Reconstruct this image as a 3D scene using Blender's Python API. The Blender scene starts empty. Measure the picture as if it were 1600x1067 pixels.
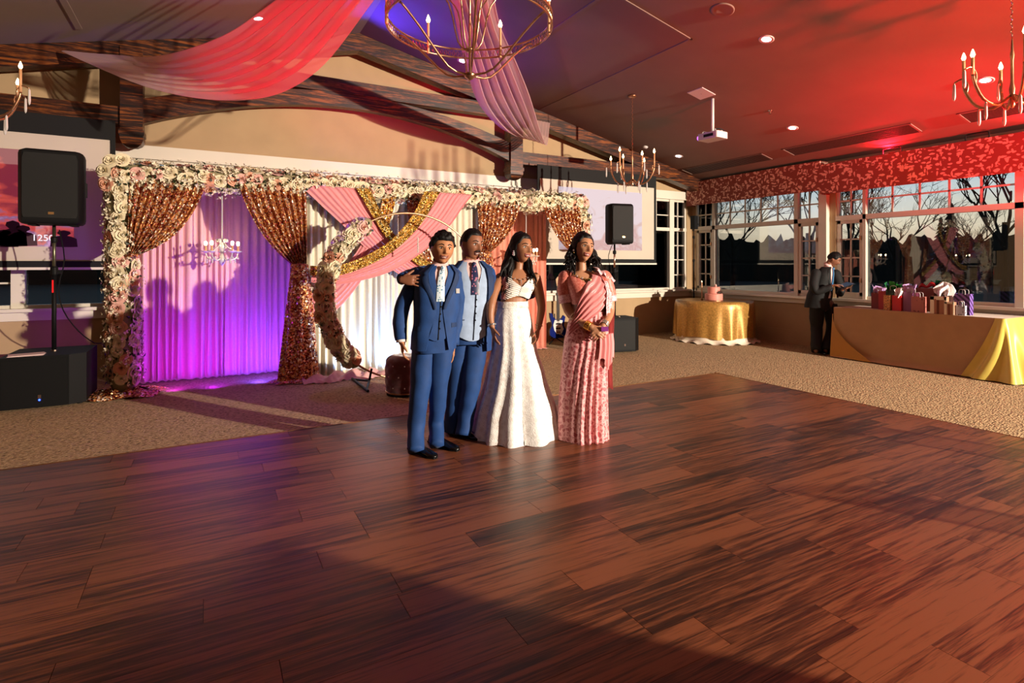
import bpy, math, random
from mathutils import Vector, Matrix, noise, Euler
random.seed(7)
PI = math.pi
C = bpy.context.scene.collection
sc = bpy.context.scene
# ---------------------------------------------------------------- camera, world, lights, exposure
EYE = 1.45
FPX = 864.0
YAW = math.radians(28.76)
HY = 413.0
cam_d = bpy.data.cameras.new('camera'); cam = bpy.data.objects.new('camera', cam_d); C.objects.link(cam)
cam.location = (0, 0, EYE); cam.rotation_euler = (PI/2, 0, -YAW)
cam_d.sensor_width = 36; cam_d.lens = FPX/1600*36; cam_d.shift_y = -(533.5-HY)/1600; cam_d.clip_start = .05; cam_d.clip_end = 500
sc.camera = cam
AX = Vector((math.sin(YAW), math.cos(YAW), 0)); RT = Vector((math.cos(YAW), -math.sin(YAW), 0))
def ray(x, y): return AX + RT*((x-800)/FPX) + Vector((0, 0, (HY-y)/FPX))
def atY(x, y, Y): d = ray(x, y); t = Y/d.y; return Vector((d.x*t, Y, EYE+d.z*t))
def atX(x, y, X): d = ray(x, y); t = X/d.x; return Vector((X, d.y*t, EYE+d.z*t))
def atD(x, y, D): d = ray(x, y); return Vector((d.x*D, d.y*D, EYE+d.z*D))

sc.view_settings.view_transform = 'Standard'; sc.view_settings.look = 'None'
sc.view_settings.gamma = 1; sc.view_settings.use_curve_mapping = False
sc.view_settings.exposure = 0.12
sc.cycles.max_bounces = 6; sc.cycles.diffuse_bounces = 2; sc.cycles.glossy_bounces = 3
sc.cycles.transparent_max_bounces = 12; sc.cycles.caustics_reflective = False; sc.cycles.caustics_refractive = False
sc.cycles.sample_clamp_indirect = 4

w = bpy.data.worlds.new('dusk'); sc.world = w; w.use_nodes = True
nt = w.node_tree; nt.nodes.clear()
tc = nt.nodes.new('ShaderNodeTexCoord'); sp = nt.nodes.new('ShaderNodeSeparateXYZ'); rp = nt.nodes.new('ShaderNodeValToRGB')
nz = nt.nodes.new('ShaderNodeTexNoise'); mp = nt.nodes.new('ShaderNodeMapping'); ma = nt.nodes.new('ShaderNodeMath'); mb_ = nt.nodes.new('ShaderNodeMath')
bg = nt.nodes.new('ShaderNodeBackground'); wo = nt.nodes.new('ShaderNodeOutputWorld')
nt.links.new(tc.outputs['Generated'], sp.inputs[0]); nt.links.new(tc.outputs['Generated'], mp.inputs[0])
mp.inputs['Scale'].default_value = (2, 2, 14); nt.links.new(mp.outputs[0], nz.inputs[0]); nz.inputs['Scale'].default_value = 2.0
ma.operation = 'MULTIPLY_ADD'; ma.inputs[1].default_value = .07; nt.links.new(nz.outputs[0], ma.inputs[0]); nt.links.new(sp.outputs[2], ma.inputs[2])
nt.links.new(ma.outputs[0], rp.inputs[0])
els = rp.color_ramp.elements
els[0].position = 0; els[0].color = (.02, .018, .016, 1); els[1].position = 1; els[1].color = (.05, .09, .16, 1)
for p, c in ((.03, (.10, .085, .07, 1)), (.05, (.62, .45, .28, 1)), (.10, (.88, .76, .58, 1)), (.15, (.70, .76, .78, 1)), (.2, (.45, .60, .70, 1)), (.45, (.12, .20, .29, 1))):
    e = els.new(p); e.color = c
nt.links.new(rp.outputs[0], bg.inputs[0]); bg.inputs[1].default_value = 1.0; nt.links.new(bg.outputs[0], wo.inputs[0])

def light(kind, loc, power, color, aim=None, size=.1, spot=60, blend=.5, name='light'):
    d = bpy.data.lights.new(name, kind); o = bpy.data.objects.new(name, d); C.objects.link(o)
    o.location = loc; d.energy = power; d.color = color
    if kind in ('SPOT', 'POINT'): d.shadow_soft_size = size
    if kind == 'SPOT': d.spot_size = math.radians(spot); d.spot_blend = blend
    if aim is not None:
        v = Vector(aim)-Vector(loc); o.rotation_euler = v.to_track_quat('-Z', 'Y').to_euler()
    return o
# the photographer's off-camera flash, high in the corner behind the camera on the right
light('SPOT', (8.8, -6.8, 3.05), 12800, (1, .87, .71), aim=(3.1, 6.4, 1.75), size=.09, spot=64, blend=.5, name='flash')
# unseen fill lamp behind the camera, added to lift the shadows
light('POINT', (1.5, -1.5, 3.6), 55, (1, .62, .42), size=.6, name='fill_light')
# red up-lights on the window pelmet
light('SPOT', (9.22, 4.7, 3.17), 160, (1, .006, .02), aim=(6.0, 4.0, 3.9), size=.02, spot=165, blend=1, name='red_wash')
light('SPOT', (9.22, 2.75, 3.17), 260, (1, .006, .02), aim=(6.0, 2.6, 3.9), size=.02, spot=165, blend=1, name='red_wash')
light('SPOT', (7.6, .5, .6), 2300, (1, .004, .02), aim=(8.45, 3.5, 3.4), size=.08, spot=54, blend=1, name='red_beam')  # unseen red beams standing off the pelmet, washing ceiling and swags
light('SPOT', (5.9, .3, 1.4), 1500, (1, .014, .004), aim=(6.2, 3.0, 4.0), size=.1, spot=62, blend=1, name='red_beam')
light('SPOT', (-2.4, 2.2, 1.4), 1500, (1, .015, .06), aim=(.9, 5.9, 4.3), size=.15, spot=44, blend=.8, name='red_beam')
light('SPOT', (1.75, 8.0, 4.32), 260, (.06, .03, 1), aim=(2.5, 6.9, 4.85), size=.05, spot=110, blend=1, name='blue_beam')
light('SPOT', (3.2, 8.1, 2.75), 60, (.25, .03, 1), aim=(3.4, 7.4, 4.6), size=.1, spot=95, blend=1, name='violet_beam')
light('SPOT', (1.2, 7.2, 2.9), 45, (.25, .02, 1), aim=(1.2, 5.9, 0), size=.08, spot=75, blend=1, name='violet_beam')  # unseen violet spot added to wash the carpet purple
# up-lights standing on the carpet before the drapes
for x, y, p, c in ((-.35, 7.35, 34, (.40, .01, .8)), (.05, 7.3, 34, (.28, .01, 1)), (.55, 7.35, 75, (.11, .05, 1)), (.80, 7.5, 30, (.2, .03, 1))):
    light('SPOT', (x, y, .06), p, c, aim=(x+.02, 8.08, .55), size=.05, spot=165, blend=1, name='drape_uplight')
for x, p, c in ((1.60, 95, (.25, .5, 1)), (2.06, 85, (.16, .38, 1))):
    light('SPOT', (x, 7.22, .05), p, c, aim=(x+.02, 7.42, .6), size=.05, spot=150, blend=1, name='drape_uplight')
light('SPOT', (4.5, 7.7, .1), 14, (1, .16, .10), aim=(4.6, 8.1, 1.2), size=.05, spot=110, blend=1, name='drape_uplight')

# ---------------------------------------------------------------- materials
def lin(c):
    if isinstance(c, str):
        c = [int(c[i:i+2], 16)/255 for i in (0, 2, 4)]
    return tuple((v/12.92 if v <= .04045 else ((v+.055)/1.055)**2.4) for v in c) + (1,)
class NT:
    def __init__(s, name):
        s.m = bpy.data.materials.new(name); s.m.use_nodes = True; s.t = s.m.node_tree
        s.b = s.t.nodes['Principled BSDF']; s.out = s.t.nodes['Material Output']
    def n(s, typ, **kw):
        x = s.t.nodes.new('ShaderNode'+typ)
        for k, v in kw.items():
            if k.startswith('_'): x.inputs[k[1:]].default_value = v
            else: setattr(x, k, v)
        return x
    def l(s, a, b): s.t.links.new(a, b)
    def coord(s, scale=(1, 1, 1), which='Object'):
        tc = s.n('TexCoord'); mp = s.n('Mapping'); mp.inputs['Scale'].default_value = scale
        s.l(tc.outputs[which], mp.inputs[0]); return mp.outputs[0]
    def ramp(s, fac, stops, interp='LINEAR'):
        r = s.n('ValToRGB'); r.color_ramp.interpolation = interp; e = r.color_ramp.elements
        e[0].position, e[0].color = stops[0][0], stops[0][1]; e[1].position, e[1].color = stops[-1][0], stops[-1][1]
        for p, c in stops[1:-1]: x = e.new(p); x.color = c
        s.l(fac, r.inputs[0]); return r.outputs[0]
    def bump(s, h, strength=.3, dist=.01):
        b = s.n('Bump'); b.inputs['Strength'].default_value = strength; b.inputs['Distance'].default_value = dist
        s.l(h, b.inputs['Height']); s.l(b.outputs[0], s.b.inputs['Normal'])
def P(name, col, rough=.6, metal=0, nscale=0, namp=.15, bump=0, bscale=60, spec=None, sheen=0, emis=None, estr=0, scale=(1, 1, 1)):
    k = NT(name); k.b.inputs['Roughness'].default_value = rough; k.b.inputs['Metallic'].default_value = metal
    c = lin(col); k.b.inputs['Base Color'].default_value = c
    if spec is not None: k.b.inputs['Specular IOR Level'].default_value = spec
    if sheen: k.b.inputs['Sheen Weight'].default_value = sheen
    if nscale:
        co = k.coord(scale); nn = k.n('TexNoise'); nn.inputs['Scale'].default_value = nscale; nn.inputs['Detail'].default_value = 4; k.l(co, nn.inputs[0])
        lo = tuple(v*(1-namp) for v in c[:3])+(1,); hi = tuple(min(1, v*(1+namp)) for v in c[:3])+(1,)
        k.l(k.ramp(nn.outputs[0], [(.3, lo), (.7, hi)]), k.b.inputs['Base Color'])
    if bump:
        co2 = k.coord(scale); n2 = k.n('TexNoise'); n2.inputs['Scale'].default_value = bscale; n2.inputs['Detail'].default_value = 3; k.l(co2, n2.inputs[0])
        k.bump(n2.outputs[0], bump, .005)
    if emis is not None:
        k.b.inputs['Emission Color'].default_value = lin(emis); k.b.inputs['Emission Strength'].default_value = estr
    return k.m
def wood(name, dark, mid, light_, scale=(1, 1, 1), rough=.45, wscale=3.0, bump=.15, per=False, tone=None):
    k = NT(name)
    tc = k.n('TexCoord'); src = tc.outputs['Object']
    if per:
        oi = k.n('ObjectInfo'); vm = k.n('VectorMath', operation='SCALE'); vm.inputs[3].default_value = 37.0
        cx = k.n('CombineXYZ'); k.l(oi.outputs['Random'], cx.inputs[0]); k.l(oi.outputs['Random'], cx.inputs[1]); k.l(oi.outputs['Random'], cx.inputs[2])
        k.l(cx.outputs[0], vm.inputs[0]); va = k.n('VectorMath', operation='ADD'); k.l(src, va.inputs[0]); k.l(vm.outputs[0], va.inputs[1]); src = va.outputs[0]
    mp = k.n('Mapping'); mp.inputs['Scale'].default_value = scale; k.l(src, mp.inputs[0])
    n1 = k.n('TexNoise'); n1.inputs['Scale'].default_value = wscale; n1.inputs['Detail'].default_value = 6; n1.inputs['Distortion'].default_value = 1.0; k.l(mp.outputs[0], n1.inputs[0])
    n2 = k.n('TexNoise'); n2.inputs['Scale'].default_value = wscale*7; n2.inputs['Detail'].default_value = 7; k.l(mp.outputs[0], n2.inputs[0])
    mx = k.n('Math', operation='MULTIPLY_ADD'); mx.inputs[1].default_value = .45; k.l(n2.outputs[0], mx.inputs[0]); k.l(n1.outputs[0], mx.inputs[2])
    last = mx.outputs[0]
    if per:
        ad = k.n('Math', operation='MULTIPLY_ADD'); ad.inputs[1].default_value = .24; k.l(oi.outputs['Random'], ad.inputs[0]); k.l(last, ad.inputs[2]); last = ad.outputs[0]
    k.l(k.ramp(last, [(.55, lin(dark)), (.72, lin(mid)), (.92, lin(light_))]), k.b.inputs['Base Color'])
    k.b.inputs['Roughness'].default_value = rough
    k.bump(mx.outputs[0], bump, .003)
    return k.m
def sequin(name, dark, gold, hi, scale=85, rough=.25, metal=.85):
    k = NT(name); co = k.coord()
    v = k.n('TexVoronoi'); v.inputs['Scale'].default_value = scale; k.l(co, v.inputs[0])
    sx = k.n('SeparateColor'); k.l(v.outputs['Color'], sx.inputs[0])
    k.l(k.ramp(sx.outputs[0], [(.0, lin(dark)), (.35, lin(dark)), (.5, lin(gold)), (.8, lin(gold)), (.97, lin(hi))]), k.b.inputs['Base Color'])
    k.b.inputs['Metallic'].default_value = metal; k.b.inputs['Roughness'].default_value = rough
    # each sequin tilts its own way
    g = k.n('NewGeometry'); s1 = k.n('VectorMath', operation='SUBTRACT'); s1.inputs[1].default_value = (.5, .5, .5); k.l(v.outputs['Color'], s1.inputs[0])
    s2 = k.n('VectorMath', operation='SCALE'); s2.inputs[3].default_value = 1.5; k.l(s1.outputs[0], s2.inputs[0])
    s3 = k.n('VectorMath', operation='ADD'); k.l(g.outputs['Normal'], s3.inputs[0]); k.l(s2.outputs[0], s3.inputs[1])
    s4 = k.n('VectorMath', operation='NORMALIZE'); k.l(s3.outputs[0], s4.inputs[0]); k.l(s4.outputs[0], k.b.inputs['Normal'])
    return k.m
def sheer(name, col, alpha=.5, rough=.6):
    k = NT(name); d = k.n('BsdfDiffuse'); d.inputs[0].default_value = lin(col); t = k.n('BsdfTranslucent'); t.inputs[0].default_value = lin(col)
    tr = k.n('BsdfTransparent'); m1 = k.n('MixShader'); m1.inputs[0].default_value = .45; m2 = k.n('MixShader'); m2.inputs[0].default_value = alpha
    k.l(d.outputs[0], m1.inputs[1]); k.l(t.outputs[0], m1.inputs[2]); k.l(tr.outputs[0], m2.inputs[1]); k.l(m1.outputs[0], m2.inputs[2]); k.l(m2.outputs[0], k.out.inputs[0])
    return k.m
def glass(name, refl=2.0):
    k = NT(name); tr = k.n('BsdfTransparent'); tr.inputs[0].default_value = (.9, .93, .93, 1); g = k.n('BsdfGlossy'); g.inputs['Roughness'].default_value = .0
    f = k.n('Fresnel'); f.inputs[0].default_value = 1.5; mu = k.n('Math', operation='MULTIPLY', use_clamp=True); mu.inputs[1].default_value = refl; k.l(f.outputs[0], mu.inputs[0])
    m = k.n('MixShader'); k.l(mu.outputs[0], m.inputs[0]); k.l(tr.outputs[0], m.inputs[1]); k.l(g.outputs[0], m.inputs[2]); k.l(m.outputs[0], k.out.inputs[0]); return k.m
def emit(name, col, s):
    k = NT(name); e = k.n('Emission'); e.inputs[0].default_value = lin(col); e.inputs[1].default_value = s; k.l(e.outputs[0], k.out.inputs[0]); return k.m

M = {}
M['wall'] = P('wall_paint', 'b89a74', .85, nscale=3, namp=.05, bump=.08, bscale=250)
M['trim'] = P('white_trim_paint', 'e6dccb', .45, nscale=2, namp=.03)
M['ceil'] = P('ceiling_paint', '7c6a5e', .9, nscale=2, namp=.05, bump=.1, bscale=300)
M['carpet'] = None
M['beam'] = wood('stained_beam', '0a0402', '38170a', '8a4a1a', scale=(1.0, 13, 13), rough=.4, wscale=2.0)
M['plank'] = wood('laminate_plank', '150904', '42210f', '82492c', scale=(.7, 17, 1), rough=.36, wscale=2.0, bump=.10, per=True)
M['strip'] = P('floor_edge_metal', '9c6a3c', .35, .8)
M['black'] = P('black_plastic', '040405', .65, spec=.25, nscale=60, namp=.3, bump=.05, bscale=300)
M['grille'] = P('speaker_grille', '10100e', .6, .3, nscale=400, namp=.6, bump=.5, bscale=500)
M['blackmat'] = P('black_border', '040404', .8)
M['screen'] = P('projection_screen', 'cdbfae', .8, nscale=2, namp=.03)
M['chrome'] = P('polished_metal', 'b9a08c', .22, 1)
M['brass'] = P('antique_brass', 'b98a68', .30, .9, nscale=20, namp=.2)
M['candle'] = P('candle_sleeve', 'd9a071', .5)
M['bulb'] = emit('warm_bulb', 'ffd79a', 14)
M['bulb2'] = emit('bright_bulb', 'ffe2b0', 40)
M['down'] = emit('downlight_lens', 'ffe9f4', 18)
M['crystal'] = P('crystal', 'f3efe8', .05, .35)
M['white'] = P('white_plastic', 'd8d4d0', .4)
M['rose_c'] = P('cream_rose', 'f2e2bd', .7, nscale=30, namp=.08, sheen=.2)
M['rose_p'] = P('peach_rose', 'e8a888', .7, nscale=30, namp=.12, sheen=.2)
M['rose_b'] = P('blush_rose', 'e9b3a4', .7, nscale=30, namp=.1, sheen=.2)
M['rose_d'] = P('rose_heart', 'cf8a5a', .7); M['filler'] = P('small_blossom', 'efe4c6', .7)
M['leaf'] = P('leaf_green', '1f2c12', .5, nscale=20, namp=.4)
M['core'] = P('foam_core', '9a8f6c', .9)
M['pinkdrape'] = P('pink_drape', 'e6aea8', .75, nscale=40, namp=.04, sheen=.3)
M['ivory'] = P('ivory_drape', 'e6dbc4', .7, nscale=40, namp=.04, sheen=.3)
M['salmon'] = P('salmon_drape', 'dc8a74', .75, nscale=40, namp=.05, sheen=.3)
M['pinkswag'] = P('pink_swag', 'e58f92', .6, nscale=20, namp=.06, sheen=.3)
M['seq'] = sequin('gold_sequin', '8a3a10', 'e8a43c', 'fff6d0', 62, .30, .5)
M['seqr'] = sequin('rose_gold_sequin', '8a2c20', 'e09a5a', 'fff6e0', 62, .30, .5)
M['golds'] = sequin('gold_satin_sequin', '7a5010', 'd8a23a', 'ffeeb0', 110, .4, .5)
M['sheer'] = sheer('sheer_voile', 'f2ccc8', .74)
M['glass'] = glass('window_glass', 1.5)
M['dark'] = P('dark_void', '050505', 1)
M['red'] = P('red_paint', 'a01010', .5)
M['led_r'] = emit('red_led', 'ff2010', 3); M['led_b'] = emit('blue_led', '3050ff', 8)
M['velvet'] = P('maroon_velvet', '5a1c20', .85, nscale=8, namp=.25, sheen=.8, bump=.1, bscale=80)
M['paper'] = P('paper', 'e8c9c4', .8)

def carpet():
    k = NT('patterned_carpet'); co = k.coord((1, 1, 1))
    w1 = k.n('TexVoronoi'); w1.inputs['Scale'].default_value = 36; w1.inputs['Randomness'].default_value = .75
    mp = k.n('Mapping'); mp.inputs['Scale'].default_value = (.7, 1.9, 1); mp.inputs['Rotation'].default_value = (0, 0, .5); k.l(co, mp.inputs[0]); k.l(mp.outputs[0], w1.inputs[0])
    n1 = k.n('TexNoise'); n1.inputs['Scale'].default_value = 45; n1.inputs['Detail'].default_value = 5; k.l(co, n1.inputs[0])
    mx = k.n('Math', operation='MULTIPLY_ADD'); mx.inputs[1].default_value = .8; k.l(w1.outputs['Distance'], mx.inputs[0]); k.l(n1.outputs[0], mx.inputs[2])
    k.l(k.ramp(mx.outputs[0], [(.55, lin('35241a')), (.70, lin('846646')), (.95, lin('b89870'))]), k.b.inputs['Base Color'])
    k.b.inputs['Roughness'].default_value = .95; k.bump(mx.outputs[0], .8, .02); return k.m
M['carpet'] = carpet()
def pelmet():
    k = NT('leaf_print_fabric'); co = k.coord((1, 1, 1))
    n = k.n('TexNoise'); n.inputs['Scale'].default_value = 6; k.l(co, n.inputs[0])
    mv = k.n('VectorMath', operation='MULTIPLY_ADD'); mv.inputs[1].default_value = (.12, .12, .12); k.l(n.outputs['Color'], mv.inputs[0]); k.l(co, mv.inputs[2])
    outs = []
    for rot, sc_ in ((.7, (1, 9, 19)), (-.8, (1, 9, 19)), (0, (1, 20, 8))):
        mp = k.n('Mapping'); mp.inputs['Rotation'].default_value = (rot, 0, 0); mp.inputs['Location'].default_value = (rot*3, rot*5, 1); mp.inputs['Scale'].default_value = sc_; k.l(mv.outputs[0], mp.inputs[0])
        v = k.n('TexVoronoi'); v.inputs['Scale'].default_value = 1.0; k.l(mp.outputs[0], v.inputs[0]); outs.append(v.outputs['Distance'])
    m1 = k.n('Math', operation='MINIMUM'); k.l(outs[0], m1.inputs[0]); k.l(outs[1], m1.inputs[1]); m2 = k.n('Math', operation='MINIMUM'); k.l(m1.outputs[0], m2.inputs[0]); k.l(outs[2], m2.inputs[1])
    k.l(k.ramp(m2.outputs[0], [(.27, lin('e6b09a')), (.31, lin('8a4034'))], 'LINEAR'), k.b.inputs['Base Color'])
    k.b.inputs['Roughness'].default_value = .85; return k.m
M['pelmet'] = pelmet()

# ---------------------------------------------------------------- mesh helpers
class MB:
    def __init__(s): s.v = []; s.f = []
    def add(s, vs, fs):
        o = len(s.v); s.v += [tuple(p) for p in vs]; s.f += [tuple(i+o for i in f) for f in fs]; return s
    def box(s, x0, x1, y0, y1, z0, z1):
        return s.add([(x, y, z) for z in (z0, z1) for y in (y0, y1) for x in (x0, x1)],
                     [(0, 2, 3, 1), (4, 5, 7, 6), (0, 1, 5, 4), (2, 6, 7, 3), (0, 4, 6, 2), (1, 3, 7, 5)])
    def bbox(s, x0, x1, y0, y1, z0, z1, b):
        # box with vertical rounded edges
        pts = []
        for cx, cy, a0 in ((x1-b, y1-b, 0), (x0+b, y1-b, PI/2), (x0+b, y0+b, PI), (x1-b, y0+b, 1.5*PI)):
            for i in range(5): a = a0+i*PI/8; pts.append((cx+b*math.cos(a), cy+b*math.sin(a)))
        return s.prism(pts, z0, z1)
    def prism(s, pts, z0, z1):
        n = len(pts)
        return s.add([(x, y, z0) for x, y in pts]+[(x, y, z1) for x, y in pts],
                     [tuple(range(n-1, -1, -1)), tuple(range(n, 2*n))]+[(i, (i+1) % n, n+(i+1) % n, n+i) for i in range(n)])
    def prism_y(s, pts, y0, y1):
        n = len(pts)
        return s.add([(x, y0, z) for x, z in pts]+[(x, y1, z) for x, z in pts],
                     [tuple(range(n)), tuple(range(2*n-1, n-1, -1))]+[(i, n+i, n+(i+1) % n, (i+1) % n) for i in range(n)])
    def prism_x(s, pts, x0, x1):
        n = len(pts)
        return s.add([(x0, y, z) for y, z in pts]+[(x1, y, z) for y, z in pts],
                     [tuple(range(n-1, -1, -1)), tuple(range(n, 2*n))]+[(i, (i+1) % n, n+(i+1) % n, n+i) for i in range(n)])
    def lathe(s, prof, n=24, o=(0, 0, 0)):
        vs = []; fs = []
        for r, z in prof:
            for i in range(n): a = 2*PI*i/n; vs.append((o[0]+r*math.cos(a), o[1]+r*math.sin(a), o[2]+z))
        for k in range(len(prof)-1):
            for i in range(n): j = (i+1) % n; fs.append((k*n+i, k*n+j, (k+1)*n+j, (k+1)*n+i))
        if prof[0][0] > 1e-4: fs.append(tuple(range(n-1, -1, -1)))
        if prof[-1][0] > 1e-4: fs.append(tuple((len(prof)-1)*n+i for i in range(n)))
        return s.add(vs, fs)
    def loft(s, rings, cap=True, closed=True):
        n = len(rings[0]); vs = [p for r in rings for p in r]; fs = []
        m = n if closed else n-1
        for k in range(len(rings)-1):
            for i in range(m): j = (i+1) % n; fs.append((k*n+i, k*n+j, (k+1)*n+j, (k+1)*n+i))
        if cap and closed: fs.append(tuple(range(n-1, -1, -1))); fs.append(tuple((len(rings)-1)*n+i for i in range(n)))
        return s.add(vs, fs)
    def tube(s, path, rad, n=10, sub=3, flat=1.0, up=None, round_=False, wr=0, wf=12):
        """smooth tapered tube through the points; flat squashes it along the frame's second axis"""
        pts = [Vector(p) for p in path]
        if not hasattr(rad, '__len__'): rad = [rad]*len(pts)
        P2 = []; R2 = []
        N = len(pts)
        for i in range(N-1):
            p0 = pts[max(i-1, 0)]; p1 = pts[i]; p2 = pts[i+1]; p3 = pts[min(i+2, N-1)]
            for k in range(sub):
                t = k/sub
                P2.append(.5*((2*p1)+(-p0+p2)*t+(2*p0-5*p1+4*p2-p3)*t*t+(-p0+3*p1-3*p2+p3)*t**3)); R2.append(rad[i]*(1-t)+rad[i+1]*t)
        P2.append(pts[-1]); R2.append(rad[-1])
        if round_:
            d0 = (P2[0]-P2[1]).normalized(); d1 = (P2[-1]-P2[-2]).normalized(); r0 = R2[0]; r1 = R2[-1]
            P2 = [P2[0]+d0*r0*.97, P2[0]+d0*r0*.7]+P2+[P2[-1]+d1*r1*.7, P2[-1]+d1*r1*.97]; R2 = [r0*.25, r0*.72]+R2+[r1*.72, r1*.25]
        rings = []; u = None
        for i, p in enumerate(P2):
            t = (P2[min(i+1, len(P2)-1)]-P2[max(i-1, 0)])
            t = t.normalized() if t.length > 1e-9 else Vector((0, 0, 1))
            if u is None:
                u = Vector(up) if up is not None else (Vector((0, 1, 0)) if abs(t.y) < .9 else Vector((1, 0, 0)))
            u = (u-t*u.dot(t)); u = u.normalized() if u.length > 1e-6 else t.orthogonal().normalized()
            v = t.cross(u); ring = []
            for k in range(n):
                a = 2*PI*k/n; r = R2[i]; q = p+v*math.cos(a)*r+u*math.sin(a)*r*flat
                if wr: q = q+(q-p)*(wr*noise.noise(q*wf)/max(r, .01))
                ring.append(q)
            rings.append(ring)
        return s.loft(rings)
    def ball(s, c, r, n=12, m=8, sc_=(1, 1, 1), rot=None):
        prof = []; vs = [(0, 0, -1)]
        for j in range(1, m):
            ph = -PI/2+PI*j/m
            for i in range(n): a = 2*PI*i/n; vs.append((math.cos(ph)*math.cos(a), math.cos(ph)*math.sin(a), math.sin(ph)))
        vs.append((0, 0, 1)); fs = []
        for i in range(n): fs.append((0, 1+(i+1) % n, 1+i))
        for j in range(m-2):
            for i in range(n): k = (i+1) % n; fs.append((1+j*n+i, 1+j*n+k, 1+(j+1)*n+k, 1+(j+1)*n+i))
        L = len(vs)-1
        for i in range(n): fs.append((L, 1+(m-2)*n+i, 1+(m-2)*n+(i+1) % n))
        out = []
        for x, y, z in vs:
            q = Vector((x*r*sc_[0], y*r*sc_[1], z*r*sc_[2]))
            if rot is not None: q = rot @ q
            out.append(q+Vector(c))
        return s.add(out, fs)
    def grid(s, fn, nu, nv):
        vs = [fn(i/nu, j/nv) for j in range(nv+1) for i in range(nu+1)]
        fs = [(j*(nu+1)+i, j*(nu+1)+i+1, (j+1)*(nu+1)+i+1, (j+1)*(nu+1)+i) for j in range(nv) for i in range(nu)]
        return s.add(vs, fs)
    def cyl(s, p, q, r, n=10, r2=None): return s.tube([p, q], [r, r if r2 is None else r2], n=n, sub=1)
    def mesh(s, name, mat, smooth=False):
        me = bpy.data.meshes.new(name); me.from_pydata(s.v, [], s.f)
        me.materials.append(mat); me.validate()
        if smooth: me.polygons.foreach_set('use_smooth', [True]*len(me.polygons))
        me.update(); return me
    def build(s, name, mat, parent=None, smooth=False, loc=None, label=None, kind=None):
        o = bpy.data.objects.new(name, s.mesh(name, mat, smooth)); C.objects.link(o)
        if parent is not None: o.parent = parent
        if loc is not None: o.location = loc
        if label: o['label'] = label
        if kind: o['kind'] = kind
        return o
def auto_smooth(o, ang=35):
    o.data.polygons.foreach_set('use_smooth', [True]*len(o.data.polygons)); o.data.set_sharp_from_angle(angle=math.radians(ang)); return o
def thing(name, label, cat, loc=(0, 0, 0), rz=0, group=None):
    o = bpy.data.objects.new(name, None); C.objects.link(o); o.location = loc; o.rotation_euler = (0, 0, rz); o.empty_display_size = .1
    o['label'] = label; o['category'] = cat
    if group: o['group'] = group
    return o
def tag(o, label, cat, group=None, kind=None):
    o['label'] = label; o['category'] = cat
    if group: o['group'] = group
    if kind: o['kind'] = kind
    return o
def struct(o): o['kind'] = 'structure'; return o
def inst(name, me, parent, loc, rot=(0, 0, 0), s=1.0):
    o = bpy.data.objects.new(name, me); C.objects.link(o); o.parent = parent; o.location = loc; o.rotation_euler = rot
    o.scale = (s, s, s) if not hasattr(s, '__len__') else s; return o
def copy_thing(root, loc, rz, label, group=None):
    r = root.copy(); C.objects.link(r); r.location = loc; r.rotation_euler = (0, 0, rz); r['label'] = label
    if group: r['group'] = group
    for ch in list(root.children):
        c = ch.copy(); C.objects.link(c); c.parent = r
        for g in ch.children: d = g.copy(); C.objects.link(d); d.parent = c
    return r
# ================================================================ ROOM
WX, WY, LX, RY = 9.38, 8.81, -5.38, -9.5
def cz(x): return 4.94-.232*abs(x-2)
struct(MB().box(LX-.2, WX+.2, RY-.2, WY+.2, -.12, 0).build('floor', M['carpet']))
# ceiling: two sloping slabs
m = MB(); m.prism_y([(LX-.2, cz(LX-.2)), (2, cz(2)), (WX+.2, cz(WX+.2)), (WX+.2, cz(WX+.2)+.25), (2, cz(2)+.25), (LX-.2, cz(LX-.2)+.25)], RY-.2, WY+.2)
ceil = struct(m.build('ceiling', M['ceil']))
def slope_strip(x0, x1, y0, y1, d=.012):
    a = MB(); a.prism_y([(x0, cz(x0)-d), (x1, cz(x1)-d), (x1, cz(x1)+.002), (x0, cz(x0)+.002)], y0, y1); return a
for a in ((5.15, 5.18, 4.86, 8.5), (2.2, 5.18, 4.86, 4.89), (3.9, 3.94, 4.9, 8.5), (-1.34, -1.28, 2, 8.0)):
    slope_strip(*a).build('panel_joint', M['ceil'], ceil)
# dance floor: planks as individual boards, solid base beyond the view
df = thing('dance_floor', 'dark brown laminate plank dance floor laid on the carpet', 'dance floor', (0, 0, 0)); df['kind'] = 'structure'
FX1, FY1 = 5.87, 5.08; PW = .1825; PL = 1.22
m = MB(); m.box(-4, FX1, -4, FY1, .0, .008); m.build('base_board', P('floor_underlay', '120806', .8), df)
pme = MB().add([(sx*(PL/2-.0012), sy*(PW/2-.0008), z) for z in (0, .011) for sy in (-1, 1) for sx in (-1, 1)],
               [(0, 2, 3, 1), (4, 5, 7, 6), (0, 1, 5, 4), (2, 6, 7, 3), (0, 4, 6, 2), (1, 3, 7, 5)]).mesh('plank', M['plank'])
rows = int((FY1-.65)/PW); cnt = 0
halfs = {}
for r in range(rows):
    y = FY1-PW*(r+.5); off = random.random()*PL
    xmin = -1.7 if y > 2.2 else -1.0
    x = FX1
    first = off
    xr = FX1
    while xr > xmin:
        ln = PL if xr < FX1 else max(.25, first)
        cx = xr-ln/2
        sx = ln/PL
        if not (y < 1.9 and cx > 2.4 + (y-.6)*3.0):
            o = inst('plank', pme, df, (cx, y, .008), s=(sx, 1, 1)); cnt += 1
        xr -= ln
m = MB(); m.box(-4, FX1, -4, FY1-rows*PW, .008, .019); m.build('far_boards', M['plank'], df, kind='stuff')
m = MB(); m.box(2.2, FX1, .65, 1.9, .008, .0185)
m.build('far_boards', M['plank'], df, kind='stuff')
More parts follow.
